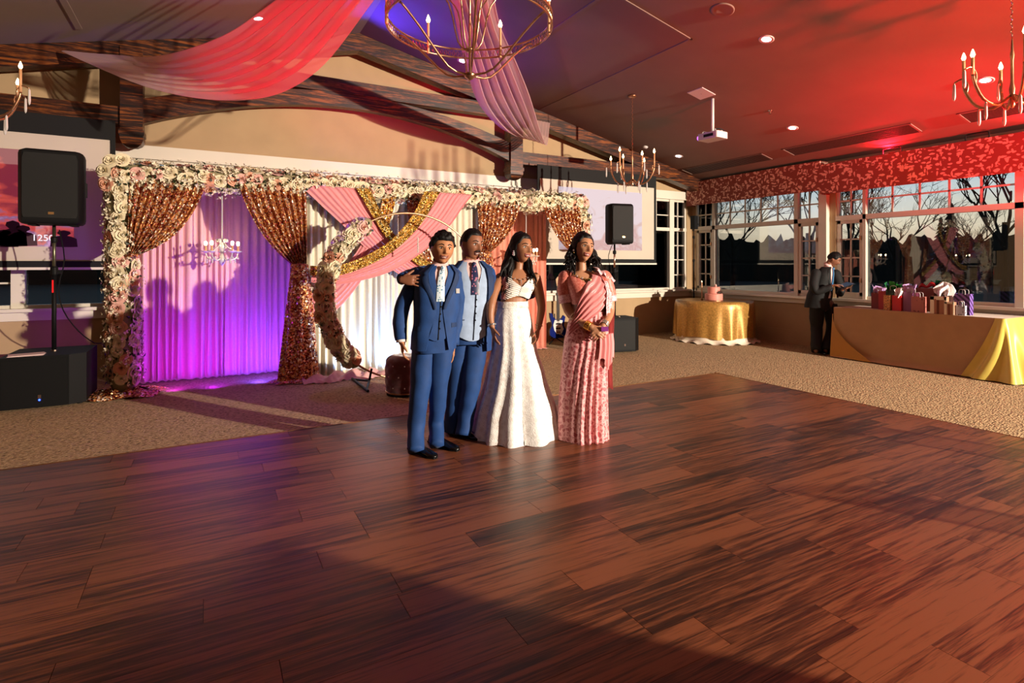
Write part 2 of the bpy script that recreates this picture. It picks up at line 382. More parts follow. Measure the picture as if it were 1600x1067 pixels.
m = MB(); m.box(-4, -1.2, -4, FY1, .008, .0185); m.build('far_boards', M['plank'], df, kind='stuff')
m = MB(); m.prism_x([(FY1, 0), (FY1+.045, 0), (FY1+.035, .01), (FY1+.003, .022), (FY1, .022)], -4, FX1+.04); m.build('edge_strip', M['strip'], df)
m = MB(); m.prism_y([(FX1, 0), (FX1+.045, 0), (FX1+.035, .01), (FX1+.003, .022), (FX1, .022)], -4, FY1+.045); m.build('edge_strip', M['strip'], df)

# ---- back wall with window openings
def Xp(px): return atY(px, 300, WY).x
groupsB = [(-3.4, Xp(371), [-2.04, Xp(315)]), (Xp(398), Xp(682), [Xp(447), Xp(640)]), (Xp(698), 9.22, [Xp(735), Xp(838), Xp(1050)])]
ZB0, ZB1 = .90, 2.85
m = MB(); m.box(LX, WX, WY, WY+.15, 0, ZB0)
m.prism_y([(LX, ZB1), (WX, ZB1), (WX, cz(WX)), (2, cz(2)), (LX, cz(LX))], WY, WY+.15)
edges = [LX]+[e for g in groupsB for e in g[:2]]+[WX]
for i in range(0, len(edges), 2): m.box(edges[i], edges[i+1], WY, WY+.15, ZB0, ZB1)
struct(m.build('wall_back', M['wall']))
struct(MB().box(LX, WX, WY-.03, WY, 2.87, 3.03).build('trim_1', M['trim'])); struct(MB().box(LX, WX, WY-.05, WY, 2.85, 2.875).build('trim_2', M['trim']))
struct(MB().box(LX, WX-.02, WY-.11, WY, .87, .91).box(LX, WX-.02, WY-.04, WY, .76, .87).build('trim_3', M['trim']))
struct(MB().box(LX, WX, WY-.025, WY, 0, .25).box(LX, WX, WY-.032, WY, .0, .03).build('baseboard_back', M['wall']))
def win_pane(par, f): f.build('pane', M['glass'], par)
for wi, (x0, x1, mul) in enumerate(groupsB):
    fr = MB(); y0, y1 = WY+.02, WY+.10
    for a, b, c, d in ((x0, x1, ZB0, ZB0+.05), (x0, x1, ZB1-.045, ZB1), (x0, x0+.045, ZB0, ZB1), (x1-.045, x1, ZB0, ZB1)): fr.box(a, b, y0, y1, c, d)
    W = struct(fr.build('window_%d' % (wi+3), M['trim']))
    for q in mul:
        wd = .13 if q > 8 or q < -2 else .07
        MB().box(q-wd/2, q+wd/2, y0-.02, y1-.01, ZB0, ZB1).build('mullion', M['trim'], W)
    MB().box(x0, x1, y0-.01, y1-.02, 2.17, 2.24).build('rail', M['trim'], W)
    ed = [x0]+mul+[x1]
    for i in range(len(ed)-1):
        MB().box(ed[i], ed[i+1], WY+.07, WY+.076, ZB0, ZB1).build('pane', M['glass'], W)
        xc = (ed[i]+ed[i+1])/2
        if i == len(ed)-2 and wi == 2 or (wi == 0 and i == 0):
            if wi == 0: xc = -2.45
            MB().box(xc-.012, xc+.012, WY+.05, WY+.07, ZB0, ZB1).build('muntin', M['trim'], W)
            for z in (1.22, 1.55, 1.86, 2.5): MB().box(ed[i], ed[i+1], WY+.05, WY+.07, z-.011, z+.011).build('muntin', M['trim'], W)
        elif wi == 2 and i == len(ed)-3:
            xq = Xp(1028)
            MB().box(xq-.012, xq+.012, WY+.05, WY+.07, 2.24, ZB1).build('muntin', M['trim'], W)
            MB().box(ed[i], ed[i+1], WY+.05, WY+.07, 2.5, 2.52).build('muntin', M['trim'], W)

# ---- right wall with window openings
def Yp(px): return atX(px, 300, WX).y
ZR0, ZR1 = .88, 3.0
gr = [(Yp(1281), Yp(1086)), (2.2, Yp(1306))]
m = MB(); m.box(WX, WX+.15, RY, WY+.15, 0, ZR0); m.box(WX, WX+.15, RY, WY+.15, ZR1, cz(WX)+.1)
for a, b in ((RY, gr[1][0]), (gr[1][1], gr[0][0]), (gr[0][1], WY+.15)): m.box(WX, WX+.15, a, b, ZR0, ZR1)
struct(m.build('wall_right', M['wall']))
struct(MB().box(WX-.12, WX, RY, WY, .84, .88).box(WX-.04, WX, RY, WY, .75, .84).build('trim_4', M['trim']))
struct(MB().box(WX-.025, WX, RY, WY, 0, .25).build('baseboard_right', M['wall']))
struct(MB().box(WX-.09, WX, gr[0][0]-.17, gr[0][0]-.03, .88, 3.0).build('trim_5', M['trim']))
sashes = [(0, [(Yp(1113), Yp(1089), 1, 'c'), (Yp(1241), Yp(1117), 4, 'p'), (Yp(1279), Yp(1247), 1, 'c')]),
          (1, [(Yp(1348), Yp(1308), 1, 'c'), (Yp(1586), Yp(1353), 4, 'p'), (2.24, Yp(1600), 1, 'c')])]
for gi, ss in sashes:
    a0, a1 = gr[gi]; x0, x1 = WX+.02, WX+.1
    fr = MB()
    for a, b, c, d in ((a0, a1, ZR0, ZR0+.05), (a0, a1, ZR1-.05, ZR1), (a0, a0+.04, ZR0, ZR1), (a1-.04, a1, ZR0, ZR1)): fr.box(x0, x1, a, b, c, d)
    W = struct(fr.build('window_%d' % (gi+1), M['trim']))
    MB().box(WX-.01, x1-.01, a0, a1, 2.19, 2.27).build('rail', M['trim'], W)
    cs = sorted(ss, key=lambda q: q[0])
    for i in range(len(cs)-1): MB().box(WX-.01, x1-.01, cs[i][1], cs[i+1][0], ZR0, ZR1).build('mullion', M['trim'], W)
    for b0, b1, nv, kind in ss:
        if kind == 'c':
            s_ = MB(); q = .055
            for a, b, c, d in ((b0, b1, ZR0+.05, ZR0+.05+q), (b0, b1, 2.19-q, 2.19), (b0, b0+q, ZR0+.05, 2.19), (b1-q, b1, ZR0+.05, 2.19)): s_.box(WX+.005, WX+.06, a, b, c, d)
            s_.build('sash', M['trim'], W)
            for z in (1.25, 1.56, 1.87): MB().box(WX+.03, WX+.05, b0, b1, z-.011, z+.011).build('muntin', M['trim'], W)
            MB().box(WX-.02, WX+.005, b0+.02, b0+.045, 1.15, 1.22).build('latch', M['brass'], W)
            MB().box(WX-.02, WX+.005, b0+.02, b0+.045, 1.85, 1.92).build('latch', M['brass'], W)
            yc = (b0+b1)/2; MB().box(WX+.03, WX+.05, yc-.011, yc+.011, ZR0, ZR1).build('muntin', M['trim'], W)
        else:
            for k in range(1, 5):
                yc = b0+(b1-b0)*k/5; MB().box(WX+.03, WX+.05, yc-.012, yc+.012, 2.27, ZR1).build('muntin', M['trim'], W)
        MB().box(WX+.03, WX+.05, b0, b1, 2.505, 2.53).build('muntin', M['trim'], W)
        MB().box(WX+.055, WX+.06, b0, b1, 2.22, ZR1-.02).build('pane', M['glass'], W)
        MB().box(WX+.055, WX+.06, b0, b1, ZR0+.02, 2.22).build('pane', M['glass'], W)
# other two walls, out of view
struct(MB().box(LX-.15, LX, RY, WY+.15, 0, cz(LX)+.1).build('wall_left', M['wall']))
m = MB(); m.prism_y([(LX, 0), (WX, 0), (WX, cz(WX)), (2, cz(2)), (LX, cz(LX))], RY-.15, RY); struct(m.build('wall_rear', M['wall']))

# pelmet over the windows: two lengths of leaf-print board
PXv = 9.15
def pelmet_board(y0, y1, z0, z1, x0, label):
    t = thing('window_pelmet', label, 'pelmet', (0, 0, 0))
    MB().box(x0, x0+.03, y0, y1, z0, z1).box(x0+.03, WX-.001, y0, y0+.03, z0, z1).box(x0+.03, WX-.001, y1-.03, y1, z0, z1).build('face_board', M['pelmet'], t)
    MB().box(x0+.03, WX, y0+.03, y1-.03, z1-.03, z1-.01).build('top_board', M['trim'], t); return t
yj = atX(1281, 280, PXv).y
pelmet_board(yj+.001, WY-.06, atX(1200, 307, PXv).z, cz(PXv)-.06, PXv, 'leaf-print fabric pelmet above the window in the far corner')
pelmet_board(-1.0, yj-.001, atX(1400, 290, PXv).z, 3.15, PXv, 'leaf-print fabric pelmet glowing red above the gift table window')

# ---- roof truss on the back wall
tr = bpy.data.objects.new('roof_truss', None); C.objects.link(tr); tr['kind'] = 'structure'
y0, y1 = 8.42, 8.62; D = .26
for s in (-1, 1):
    xe = 2+s*7.25
    q = [(2, cz(2)-.005), (xe, cz(xe)-.005), (xe, cz(xe)-D), (2, cz(2)-D)]
    MB().prism_y(q, y0, y1).build('rafter', M['beam'], tr)
PXL, PXR = -.85, 4.71
MB().prism_y([(2-3.4, 4.0), (2-3.0, 4.21), (2+3.0, 4.21), (2+3.4, 4.0)], y0+.03, y1-.02).build('collar_beam', M['beam'], tr)
for x0, x1 in ((LX, PXL-.1), (PXR+.1, 2+7.0)):
    MB().box(x0, x1, y0+.02, y1, 3.21, 3.43).build('tie_beam', M['beam'], tr)
m = MB(); top = []; bot = []
N = 28
for i in range(N+1):
    t = -1+2*i/N; x = 1.93+t*2.68
    bot.append((x, 3.80-.56*abs(t)**2.0)); top.append((x, 4.01-.45*abs(t)**2.0))
for i in range(N):
    m.prism_y([bot[i], bot[i+1], top[i+1], top[i]], y0+.03, y1-.03)
m.build('arch_brace', M['beam'], tr)
for x in (PXL, PXR):
    xa = cz(x)-.1
    m = MB(); m.box(x-.12, x+.12, y0-.02, y1+.02, 3.12, xa); p = MB()
    p.box(x-.135, x+.135, y0-.035, y1+.035, 3.08, 3.14)
    m.build('king_post', M['beam'], tr); 
    p.loft([[(x+a*.125*k, (y0+y1)/2+b*.12*k, z) for a, b in ((-1, -1), (1, -1), (1, 1), (-1, 1))] for z, k in ((3.09, 1), (3.02, .98), (2.97, .8), (2.935, .45), (2.925, .1))])
    p.build('pendant', M['beam'], tr)

# ---- projection screens
def proj_mat(name, stops, seed, sc_=2.2, strength=.8):
    k = NT(name); co = k.coord((1, 1, 1)); n = k.n('TexNoise'); n.inputs['Scale'].default_value = sc_; n.inputs['Detail'].default_value = 5; n.inputs['Distortion'].default_value = 1.2
    mp = k.n('Mapping'); mp.inputs['Location'].default_value = (seed, seed*2, 0); mp.inputs['Scale'].default_value = (1, 1, 1.6); k.l(co, mp.inputs[0]); k.l(mp.outputs[0], n.inputs[0])
    sx = k.n('SeparateXYZ'); k.l(co, sx.inputs[0])
    ad = k.n('Math', operation='MULTIPLY_ADD'); ad.inputs[1].default_value = -.35; k.l(sx.outputs[2], ad.inputs[0]); k.l(n.outputs[0], ad.inputs[2])
    col = k.ramp(ad.outputs[0], stops)
    k.b.inputs['Base Color'].default_value = (.16, .14, .14, 1); k.b.inputs['Roughness'].default_value = .8
    k.l(col, k.b.inputs['Emission Color']); k.b.inputs['Emission Strength'].default_value = strength; return k.m
M['imgL'] = proj_mat('projected_party_image', [(.2, lin('7a2030')), (.34, lin('c0453a')), (.45, lin('7d5a80')), (.56, lin('c890c0')), (.68, lin('6a4a74')), (.8, lin('e9c4ee')), (.95, lin('b46ac8'))], 3, 3.0, .95)
M['imgR'] = proj_mat('projected_pink_image', [(.25, lin('f6e6f4')), (.38, lin('e6c6c8')), (.5, lin('d8a0a4')), (.62, lin('e9d4dc')), (.75, lin('d0b4c4')), (.92, lin('ffffff'))], 8, 2.6, .55)
def screen(label, x0, x1, ix0, ix1, iz0, iz1, im, z0=1.55, z1=2.98):
    t = thing('projection_screen', label, 'projection screen', ((x0+x1)/2, 8.36, z0)); ox = (x0+x1)/2
    def B(a, b, c, d, e, f): return MB().box(a-ox, b-ox, c-8.36, d-8.36, e-z0, f-z0)
    B(x0, x1, 8.36, 8.365, z0, z1).build('canvas', M['screen'], t)
    B(x0-.05, x1+.05, 8.35, 8.368, z1, 3.22).build('top_border', M['blackmat'], t)
    B(x0-.05, x0, 8.35, 8.368, z0, z1).build('side_border', M['blackmat'], t); B(x1, x1+.05, 8.35, 8.368, z0, z1).build('side_border', M['blackmat'], t)
    B(x0-.05, x1+.05, 8.35, 8.368, z0-.075, z0).build('bottom_border', M['blackmat'], t)
    B(x0-.06, x1+.06, 8.345, 8.372, z0-.105, z0-.075).build('weight_bar', M['trim'], t)
    B(ix0, ix1, 8.354, 8.358, iz0, iz1).build('projected_image', im, t, label='colourful projected picture')
    return t
scl = screen('projection screen on the left behind the black speaker', -4.0, -1.06, -3.45, -1.42, 1.66, 2.78, M['imgL'], 1.49)
screen('projection screen on the right with pale pink picture', 5.15, 7.84, 5.55, 7.52, 1.72, 2.86, M['imgR'])
cu = bpy.data.curves.new('counter', 'FONT'); cu.body = '1250'; cu.size = .105; cu.extrude = .002; cu.materials.append(emit('white_text', 'fff4ff', 1.0))
co_ = bpy.data.objects.new('tmp', cu); C.objects.link(co_); me = bpy.data.meshes.new_from_object(co_.evaluated_get(bpy.context.evaluated_depsgraph_get())); bpy.data.objects.remove(co_)
o = bpy.data.objects.new('counter_digits', me); C.objects.link(o); o.parent = scl
p = atY(49, 376, 8.35); o.location = p-scl.location; o.rotation_euler = (PI/2, 0, 0); o['label'] = 'white digits 1250'
# small figures of dancers in the projected picture
fm = P('figure_dark', '4a3038', .9)
for px, py, hh in ((20, 385, .3), (36, 384, .24), (6, 386, .2), (100, 386, .2)):
    p = atY(px, py, 8.352)-scl.location; q = [(.05, 0), (.13, .02), (.12, .5), (.075, .62), (.03, .68), (.065, .80), (.055, .93), (.0, 1.0)]
    MB().prism_y([(p.x+a, p.z+b*hh) for a, b in q]+[(p.x-a, p.z+b*hh) for a, b in q[::-1][1:]], -.010, -.007).build('projected_figure', fm, scl)

# ---- outside: ground, treeline, trees
struct(MB().box(-60, 90, -40, 90, -.5, -.3).build('ground', P('dark_ground', '15120c', 1, nscale=.5, namp=.5)))
MT = P('tree_silhouette', '0d0b09', 1); ML = P('evergreen_silhouette', '0b0e09', 1); MG = P('sunlit_twigs', '5a3c1c', 1)
m = MB(); pts = []
for i in range(900):
    a = math.radians(-70+190*i/899); R = 62+6*noise.noise(Vector((i*.035, 0, 0)))
    pts.append((R*math.sin(a), R*math.cos(a), 3.9+1.0*noise.noise(Vector((i*.05, 3, 0)))+.8*noise.noise(Vector((i*.31, 5, 0)))+.7*noise.noise(Vector((i*.97, 9, 0)))))
m.loft([[(x, y, -1) for x, y, z in pts], [(x, y, z) for x, y, z in pts], [(x*1.1, y*1.1, z) for x, y, z in pts], [(x*1.1, y*1.1, -1) for x, y, z in pts]], cap=False, closed=False)
tag(m.build('treeline', ML), 'dark distant woodland along the horizon outside', 'woodland', kind='stuff')
def tree(px, D, h, label, seed, spread=.55, name='bare_tree', lean=0, dens=3):
    rnd = random.Random(seed); b = AX*D+RT*((px-800)/FPX*D); t = thing(name, label, 'tree', (b.x, b.y, -.3))
    tk = MB(); br = MB()
    tk.tube([(0, 0, 0), (lean*.3, 0, h*.25), (lean, 0, h*.45)], [h*.018, h*.014, h*.010], n=7)
    def grow(p, d, L, r, k):
        q = p+d*L; mid = p+d*L*.5+Vector((rnd.uniform(-1, 1), rnd.uniform(-1, 1), rnd.uniform(-.5, .5)))*L*.08
        br.tube([p, mid, q], [r, r*.8, r*.55], n=4, sub=1)
        if k == 0: return
        for i in range(dens if k > 1 else 4):
            nd = (d+Vector((rnd.uniform(-1, 1), rnd.uniform(-1, 1), rnd.uniform(-.35, .8)))*spread*1.3).normalized()
            grow(p+d*L*rnd.uniform(.5, 1), nd, L*rnd.uniform(.6, .8), r*.6, k-1)
    for i in range(4):
        a = i*1.57+rnd.random(); grow(Vector((lean, 0, h*(.3+.03*i))), Vector((math.cos(a)*spread, math.sin(a)*spread, 1)).normalized(), h*.24, h*.0075, 4)
    tk.build('trunk', MT, t); br.build('branches', MT, t)
tree(1145, 19, 5.6, 'bare tree outside the corner window on the left', 1, .7)
tree(1104, 22, 6.2, 'thin bare tree outside the narrow corner sash', 2, .5)
tree(1262, 20, 6.4, 'bare tree outside the casement beside the pier', 3, .55)
tree(1325, 17, 5.6, 'bare tree outside the casement behind the man in black', 4, .5)
tree(1398, 18, 5.2, 'low spreading bare tree at the left of the big window', 5, .8)
tree(1570, 16, 6.6, 'tall bare tree at the right end of the big window', 6, .5)
tree(1515, 24, 5.0, 'slender bare tree left of the tall one in the big window', 7, .6)
def fir(px, D, h, label, seed):
    rnd = random.Random(seed); b = AX*D+RT*((px-800)/FPX*D); t = thing('evergreen_tree', label, 'tree', (b.x, b.y, -.3))
    MB().tube([(0, 0, 0), (0, 0, h)], [h*.02, h*.004], n=6).build('trunk', MT, t)
    m = MB()
    for k in range(16):
        z = h*(.14+.84*k/16); R = h*.24*(1-k/16.5)
        for i in range(9):
            a = rnd.random()*6.28; e = Vector((math.cos(a)*R, math.sin(a)*R, z-.12*R)); m.tube([(0, 0, z+.05*h), e*.6+Vector((0, 0, z*.42)), e], [.05*h*.5, .04*h*.5, .004*h], n=5, sub=1, flat=.5)
    m.build('needles', ML, t)
fir(1032, 16, 4.4, 'dark evergreen outside the window right of the screen', 1)
fir(1064, 18, 5.6, 'tall evergreen outside the narrow sash near the corner', 2)
fir(1486, 26, 4.7, 'small evergreen outside the middle of the big window', 3)
fir(1470, 40, 5.2, 'distant evergreen outside the big window', 4)
# ================================================================ BACKDROP
def drape(x0, x1, y, z1, pleats, amp, seed=0, flare=.0, pool=.12, nz=26, z0=.012, lean=0):
    rnd = random.Random(seed); ph = [rnd.uniform(-.8, .8) for _ in range(pleats+2)]; am = [rnd.uniform(.35, 1.35) for _ in range(pleats+2)]
    nu = pleats*9
    def fn(u, v):
        q = min(pleats, max(0, u*pleats+.55*math.sin(u*17+seed)*math.sin(PI*u))); k = int(min(q, pleats-1)); f = q-k; pp = ph[k]*(1-f)+ph[k+1]*f
        c = math.cos(2*PI*q+pp*2.0); d = (abs(c)**.7)*(1 if c > 0 else -1)*(am[k]*(1-f)+am[k+1]*f)
        low = v*v
        x = x0+(x1-x0)*(u+pp*.012)+math.sin(q*2.1+v*3)*.012*v; z = z1+(z0-z1)*min(1, v*1.04)
        if v > .963: t = (v-.963)/.037; yy = y-amp*.5-pool*t; z = z0+.02*abs(math.sin(q*PI*1.7))*(1-t)+.004
        else: yy = y
        yy += -d*amp*(.55+.45*low)+.25*amp*math.sin(q*.9+seed)-lean*low
        return (x, yy, z)
    return MB().grid(fn, nu, nz)
def drape_thing(label, mat, *a, name='drape_panel', **k):
    t = thing(name, label, 'curtain', (0, 0, 0)); drape(*a, **k).build('cloth', mat, t, smooth=True)
    return t
xl = atY(212, 500, 8.12).x
t = drape_thing('pleated pink drape panel lit violet, left side of backdrop', M['pinkdrape'], xl-.1, .98, 8.15, 2.52, 22, .045, 3)
MB().cyl((xl-.2, 8.15, 2.53), (1.2, 8.15, 2.53), .02).build('rod', M['chrome'], t)
t = drape_thing('pleated ivory drape panel behind the gold ring', M['ivory'], .95, 3.62, 7.47, 2.45, 27, .04, 5, lean=.06)
MB().cyl((.9, 7.47, 2.46), (3.7, 7.47, 2.46), .02).build('rod', M['chrome'], t)
xr = atY(854, 400, 8.1).x
t = drape_thing('pleated salmon drape panel behind the woman in the white skirt', M['salmon'], 3.66, xr, 8.12, 2.52, 15, .05, 9)
MB().cyl((3.6, 8.12, 2.53), (xr+.4, 8.12, 2.53), .02).build('rod', M['chrome'], t)

def band(path, widths, folds, amp, y_off=0, nu=None, ns=5, seed=0, taper_fold=1.0):
    """cloth band swept along a path; width lies across the path in the XZ plane, folds push toward -Y"""
    pts = [Vector(p) for p in path]; P2 = []; W2 = []; N = len(pts)
    for i in range(N-1):
        p0 = pts[max(i-1, 0)]; p1 = pts[i]; p2 = pts[i+1]; p3 = pts[min(i+2, N-1)]
        for k in range(ns): t = k/ns; P2.append(.5*((2*p1)+(-p0+p2)*t+(2*p0-5*p1+4*p2-p3)*t*t+(-p0+3*p1-3*p2+p3)*t**3)); W2.append(widths[i]*(1-t)+widths[i+1]*t)
    P2.append(pts[-1]); W2.append(widths[-1]); n = len(P2)-1
    rnd = random.Random(seed); ph = [rnd.uniform(-1, 1) for _ in range(folds+2)]; am = [rnd.uniform(.4, 1.5) for _ in range(folds+2)]
    nu = nu or folds*6
    def fn(u, v):
        i = int(round(v*n)); p = P2[i]; t = (P2[min(i+1, n)]-P2[max(i-1, 0)]); t.y = 0; t = t.normalized() if t.length > 1e-6 else Vector((1, 0, 0))
        w = Vector((-t.z, 0, t.x)); q = u*folds; k = int(min(q, folds-1)); f = q-k; pp = ph[k]*(1-f)+ph[k+1]*f
        pp_ = p+w*(u-.5)*W2[i]; pp_.z = min(pp_.z, 2.44)
        return pp_+Vector((0, -amp*(am[k]*(1-f)+am[k+1]*f)*(.5+.5*math.cos(2*PI*q+pp+v*1.5))-.035*math.sin(PI*u)*min(1, W2[i]*3)+y_off, 0))
    return MB().grid(fn, nu, n)
def A(px, py, Y): return atY(px, py, Y)
def swag(label, mat, pl, Y, wpx, folds, amp, name='swag', seed=0):
    s = 7.2/864; pl = [(pl[0][0]-(pl[1][0]-pl[0][0])*.75, pl[0][1]-(pl[1][1]-pl[0][1])*.75, pl[0][2])]+pl; wpx = [wpx[0]*1.12]+wpx
    t = thing(name, label, 'swag', (0, 0, 0))
    o = band([A(x, y, Y+d) for x, y, d in pl], [q*s for q in wpx], folds, amp, seed=seed).build('cloth', mat, t, smooth=True)
    return t
Yc = 7.36
swag('gold sequin swag running from the arch down behind the ring, short left length', M['seq'], [(608, 310, 0), (598, 350, .01), (580, 392, .02), (556, 435, .02), (525, 470, .02), (486, 497, .02)], Yc+.03, [22, 20, 18, 18, 20, 26], 3, .02, 'gold_swag', 1)
swag('gold sequin swag dropping straight down behind the boy in blue', M['seqr'], [(648, 308, 0), (651, 345, .01), (660, 385, .01), (672, 430, .01), (685, 480, 0)], Yc+.03, [32, 27, 20, 20, 22], 4, .02, 'gold_swag', 2)
swag('pink pleated swag falling from upper left to lower right behind the ring', M['pinkswag'], [(530, 304, 0), (560, 340, 0), (592, 378, 0), (640, 418, 0), (700, 452, 0), (760, 480, 0)], Yc-.04, [64, 52, 44, 38, 34, 32], 9, .018, 'pink_swag', 3)
swag('gold swag crossing over the pink one from upper left', M['golds'], [(574, 308, 0), (590, 338, -.01), (612, 372, -.02), (645, 400, -.01), (680, 424, 0), (720, 445, 0)], Yc-.10, [17, 14, 13, 13, 15, 18], 2, .025, 'gold_swag', 4)
swag('pink pleated swag hanging lower left beneath the gold ones', M['pinkswag'], [(568, 404, 0), (548, 432, 0), (520, 462, 0), (486, 486, 0)], Yc-.02, [30, 34, 40, 46], 6, .02, 'pink_swag', 6)
swag('wide pink pleated swag sweeping from upper right to lower left', M['pinkswag'], [(704, 306, 0), (680, 342, -.02), (645, 377, -.03), (600, 407, -.04), (550, 426, -.03), (514, 436, 0), (486, 436, 0)], Yc-.16, [56, 52, 46, 40, 30, 18, 9], 9, .018, 'pink_swag', 7)
swag('wide gold swag above the pink sweep, from upper right to lower left', M['golds'], [(671, 306, 0), (652, 341, -.01), (620, 377, -.02), (585, 401, -.03), (545, 418, -.02), (514, 424, 0), (484, 423, 0)], Yc-.24, [22, 19, 16, 15, 15, 15, 15], 2, .03, 'gold_swag', 8)
t = thing('pooled_fabric', 'pink satin length heaped along the carpet below the ring', 'fabric', (0, 0, 0))
def pool(u, v):
    x = 1.0+1.35*u; y = 7.3-.30*v+.04*math.sin(u*21)
    return (x, y, .01+.075*math.sin(PI*v)*(1+.5*math.sin(u*37+v*7))*(.5+.5*math.sin(PI*min(1, u*1.1)))+.02*noise.noise(Vector((u*30, v*9, 0))))
MB().grid(pool, 90, 12).build('cloth', M['pinkdrape'], t, smooth=True)

# gold sequin curtains tied back
def tied(label, tx0, tx1, tz, gx, gz, gw, Y, mat, fall=None, bulge=0.12, folds=9, amp=.03, seed=0, side=1):
    """curtain gathered from [tx0,tx1] at tz to a tie of width gw at (gx,gz); fall=(x, halfwidth) continues to the floor"""
    t = thing('sequin_curtain', label, 'curtain', (0, 0, 0))
    def fn(u, v):
        e = v**1.0; xt = tx0+(tx1-tx0)*u; xb = gx+(u-.5)*gw
        far = abs(xt-gx)/max(abs(tx1-tx0), .01)
        s = e; x = xt+(xb-xt)*(s**(1+.35*far)); z = tz+(gz-tz)*s - bulge*math.sin(PI*s)*far*.7
        f = math.cos(2*PI*u*folds+seed)
        return (x, Y-.05-amp*f*(1-.35*v)-.05*math.sin(PI*v), z)
    MB().grid(fn, folds*9, 26).build('cloth', mat, t, smooth=True)
    MB().tube([(gx-gw*.55, Y-.06, gz-.01), (gx, Y-.15, gz), (gx+gw*.55, Y-.06, gz-.01)], .022, n=8).build('tie_back', mat, t)
    if fall:
        fx, fw = fall
        def g(u, v):
            hw = gw*.55+(fw-gw*.55)*(v**.8)
            a = -PI*.5+(u*1.0)*PI*2; r = 1+.10*math.cos(a*9+seed)*(.3+v)
            z = gz+(.012-gz)*min(1, v*1.06); ex = 1.0
            if v > .94: ex = 1+(v-.94)*9; z = .012+.05*(1-v)/.06*.5
            return (gx+(fx-gx)*v+math.cos(a)*hw*r*ex, Y-.10+math.sin(a)*hw*.55*r*ex, z)
        MB().grid(g, 90, 34).build('lower_cloth', mat, t, smooth=True)
    return t
Yg = 7.42
ax0 = atY(213, 290, Yg).x; ax1 = atY(322, 295, Yg).x
tied('rose-gold sequin curtain swept into the left flower column', ax0-.05, ax1, 2.42, ax0-.03, 1.55, .10, Yg, M['seqr'], None, .22, 9, .03, 1)
tied('gold sequin curtain tied in the middle, falling to the carpet beside the ring', atY(373, 300, Yg).x, 1.08, 2.42, 1.0, 1.44, .17, Yg-.02, M['seqr'], (.98, .23), .16, 9, .03, 2)
tied('gold sequin curtain gathered behind the man in the grey waistcoat', 3.46, atY(812, 320, Yg).x, 2.42, 3.58, 1.62, .17, Yg, M['seqr'], (3.58, .22), .16, 9, .03, 3)
tied('sequin curtain swept into the right flower column', atY(846, 320, Yg).x, 5.32, 2.42, 5.25, 1.62, .12, Yg, M['seqr'], None, .2, 9, .03, 4)

# ---------------------------------------------------------------- roses
def rose_mesh(name, mat, seed, heart):
    rnd = random.Random(seed); m = MB(); cut = 0
    for ring, (n, r, h, op, w) in enumerate(((3, .13, .50, .02, 1.5), (4, .27, .47, .10, 1.35), (5, .42, .38, .22, 1.3), (6, .56, .22, .34, 1.25))):
        for i in range(n):
            a0 = 2*PI*i/n+ring*.7+rnd.uniform(-.1, .1); half = PI/n*w; tilt = rnd.uniform(-.03, .03)
            def fn(u, v, a0=a0, half=half, r=r, h=h, op=op):
                a = a0+(u-.5)*2*half*(1-.18*v*v); rr = r*(.30+.70*v**.5)+op*v**3+(u-.5)*tilt*3; z = h*v-.10*(2*u-1)**2*v*h/.4-op*.25*v**4
                return (rr*math.cos(a), rr*math.sin(a), z)
            m.grid(fn, 4, 3)
        if ring == 0: cut = len(m.f)
    me = m.mesh(name, mat, True); me.materials.append(heart)
    for i, p_ in enumerate(me.polygons):
        if i < cut: p_.material_index = 1
    return me
roses = [rose_mesh('rose', M['rose_c'], 1, M['rose_c']), rose_mesh('rose', M['rose_p'], 2, M['rose_d']), rose_mesh('rose', M['rose_b'], 3, M['rose_p'])]
def rose_pick(): r = random.random(); return roses[0] if r < .68 else (roses[1] if r < .82 else roses[2])
def put_rose(par, p, n, s, flat=None):
    q = Vector(n).to_track_quat('Z', 'Y').to_euler(); o = bpy.data.objects.new('rose', rose_pick()); C.objects.link(o); o.parent = par; o.location = p; o.rotation_euler = q; o.scale = (s, s, s*.95); return o
def blossom(m, p, r, nn):
    nn = Vector(nn).normalized(); a = nn.orthogonal().normalized(); b = nn.cross(a)
    for k in range(4):
        t = k*PI/2+random.random(); d = a*math.cos(t)+b*math.sin(t); e = nn.cross(d)
        m.add([p, p+d*r*.6+e*r*.35+nn*r*.3, p+d*r+nn*r*.45, p+d*r*.6-e*r*.35+nn*r*.3], [(0, 1, 2, 3)])
def leafm(m, p, r, nn):
    nn = Vector(nn).normalized(); a = nn.orthogonal().normalized(); t = random.random()*6.28; d = (a*math.cos(t)+nn.cross(a)*math.sin(t)); e = nn.cross(d)
    m.add([p, p+d*r*.5+e*r*.3+nn*r*.2, p+d*r*1.1, p+d*r*.5-e*r*.3+nn*r*.2], [(0, 1, 2, 3)])
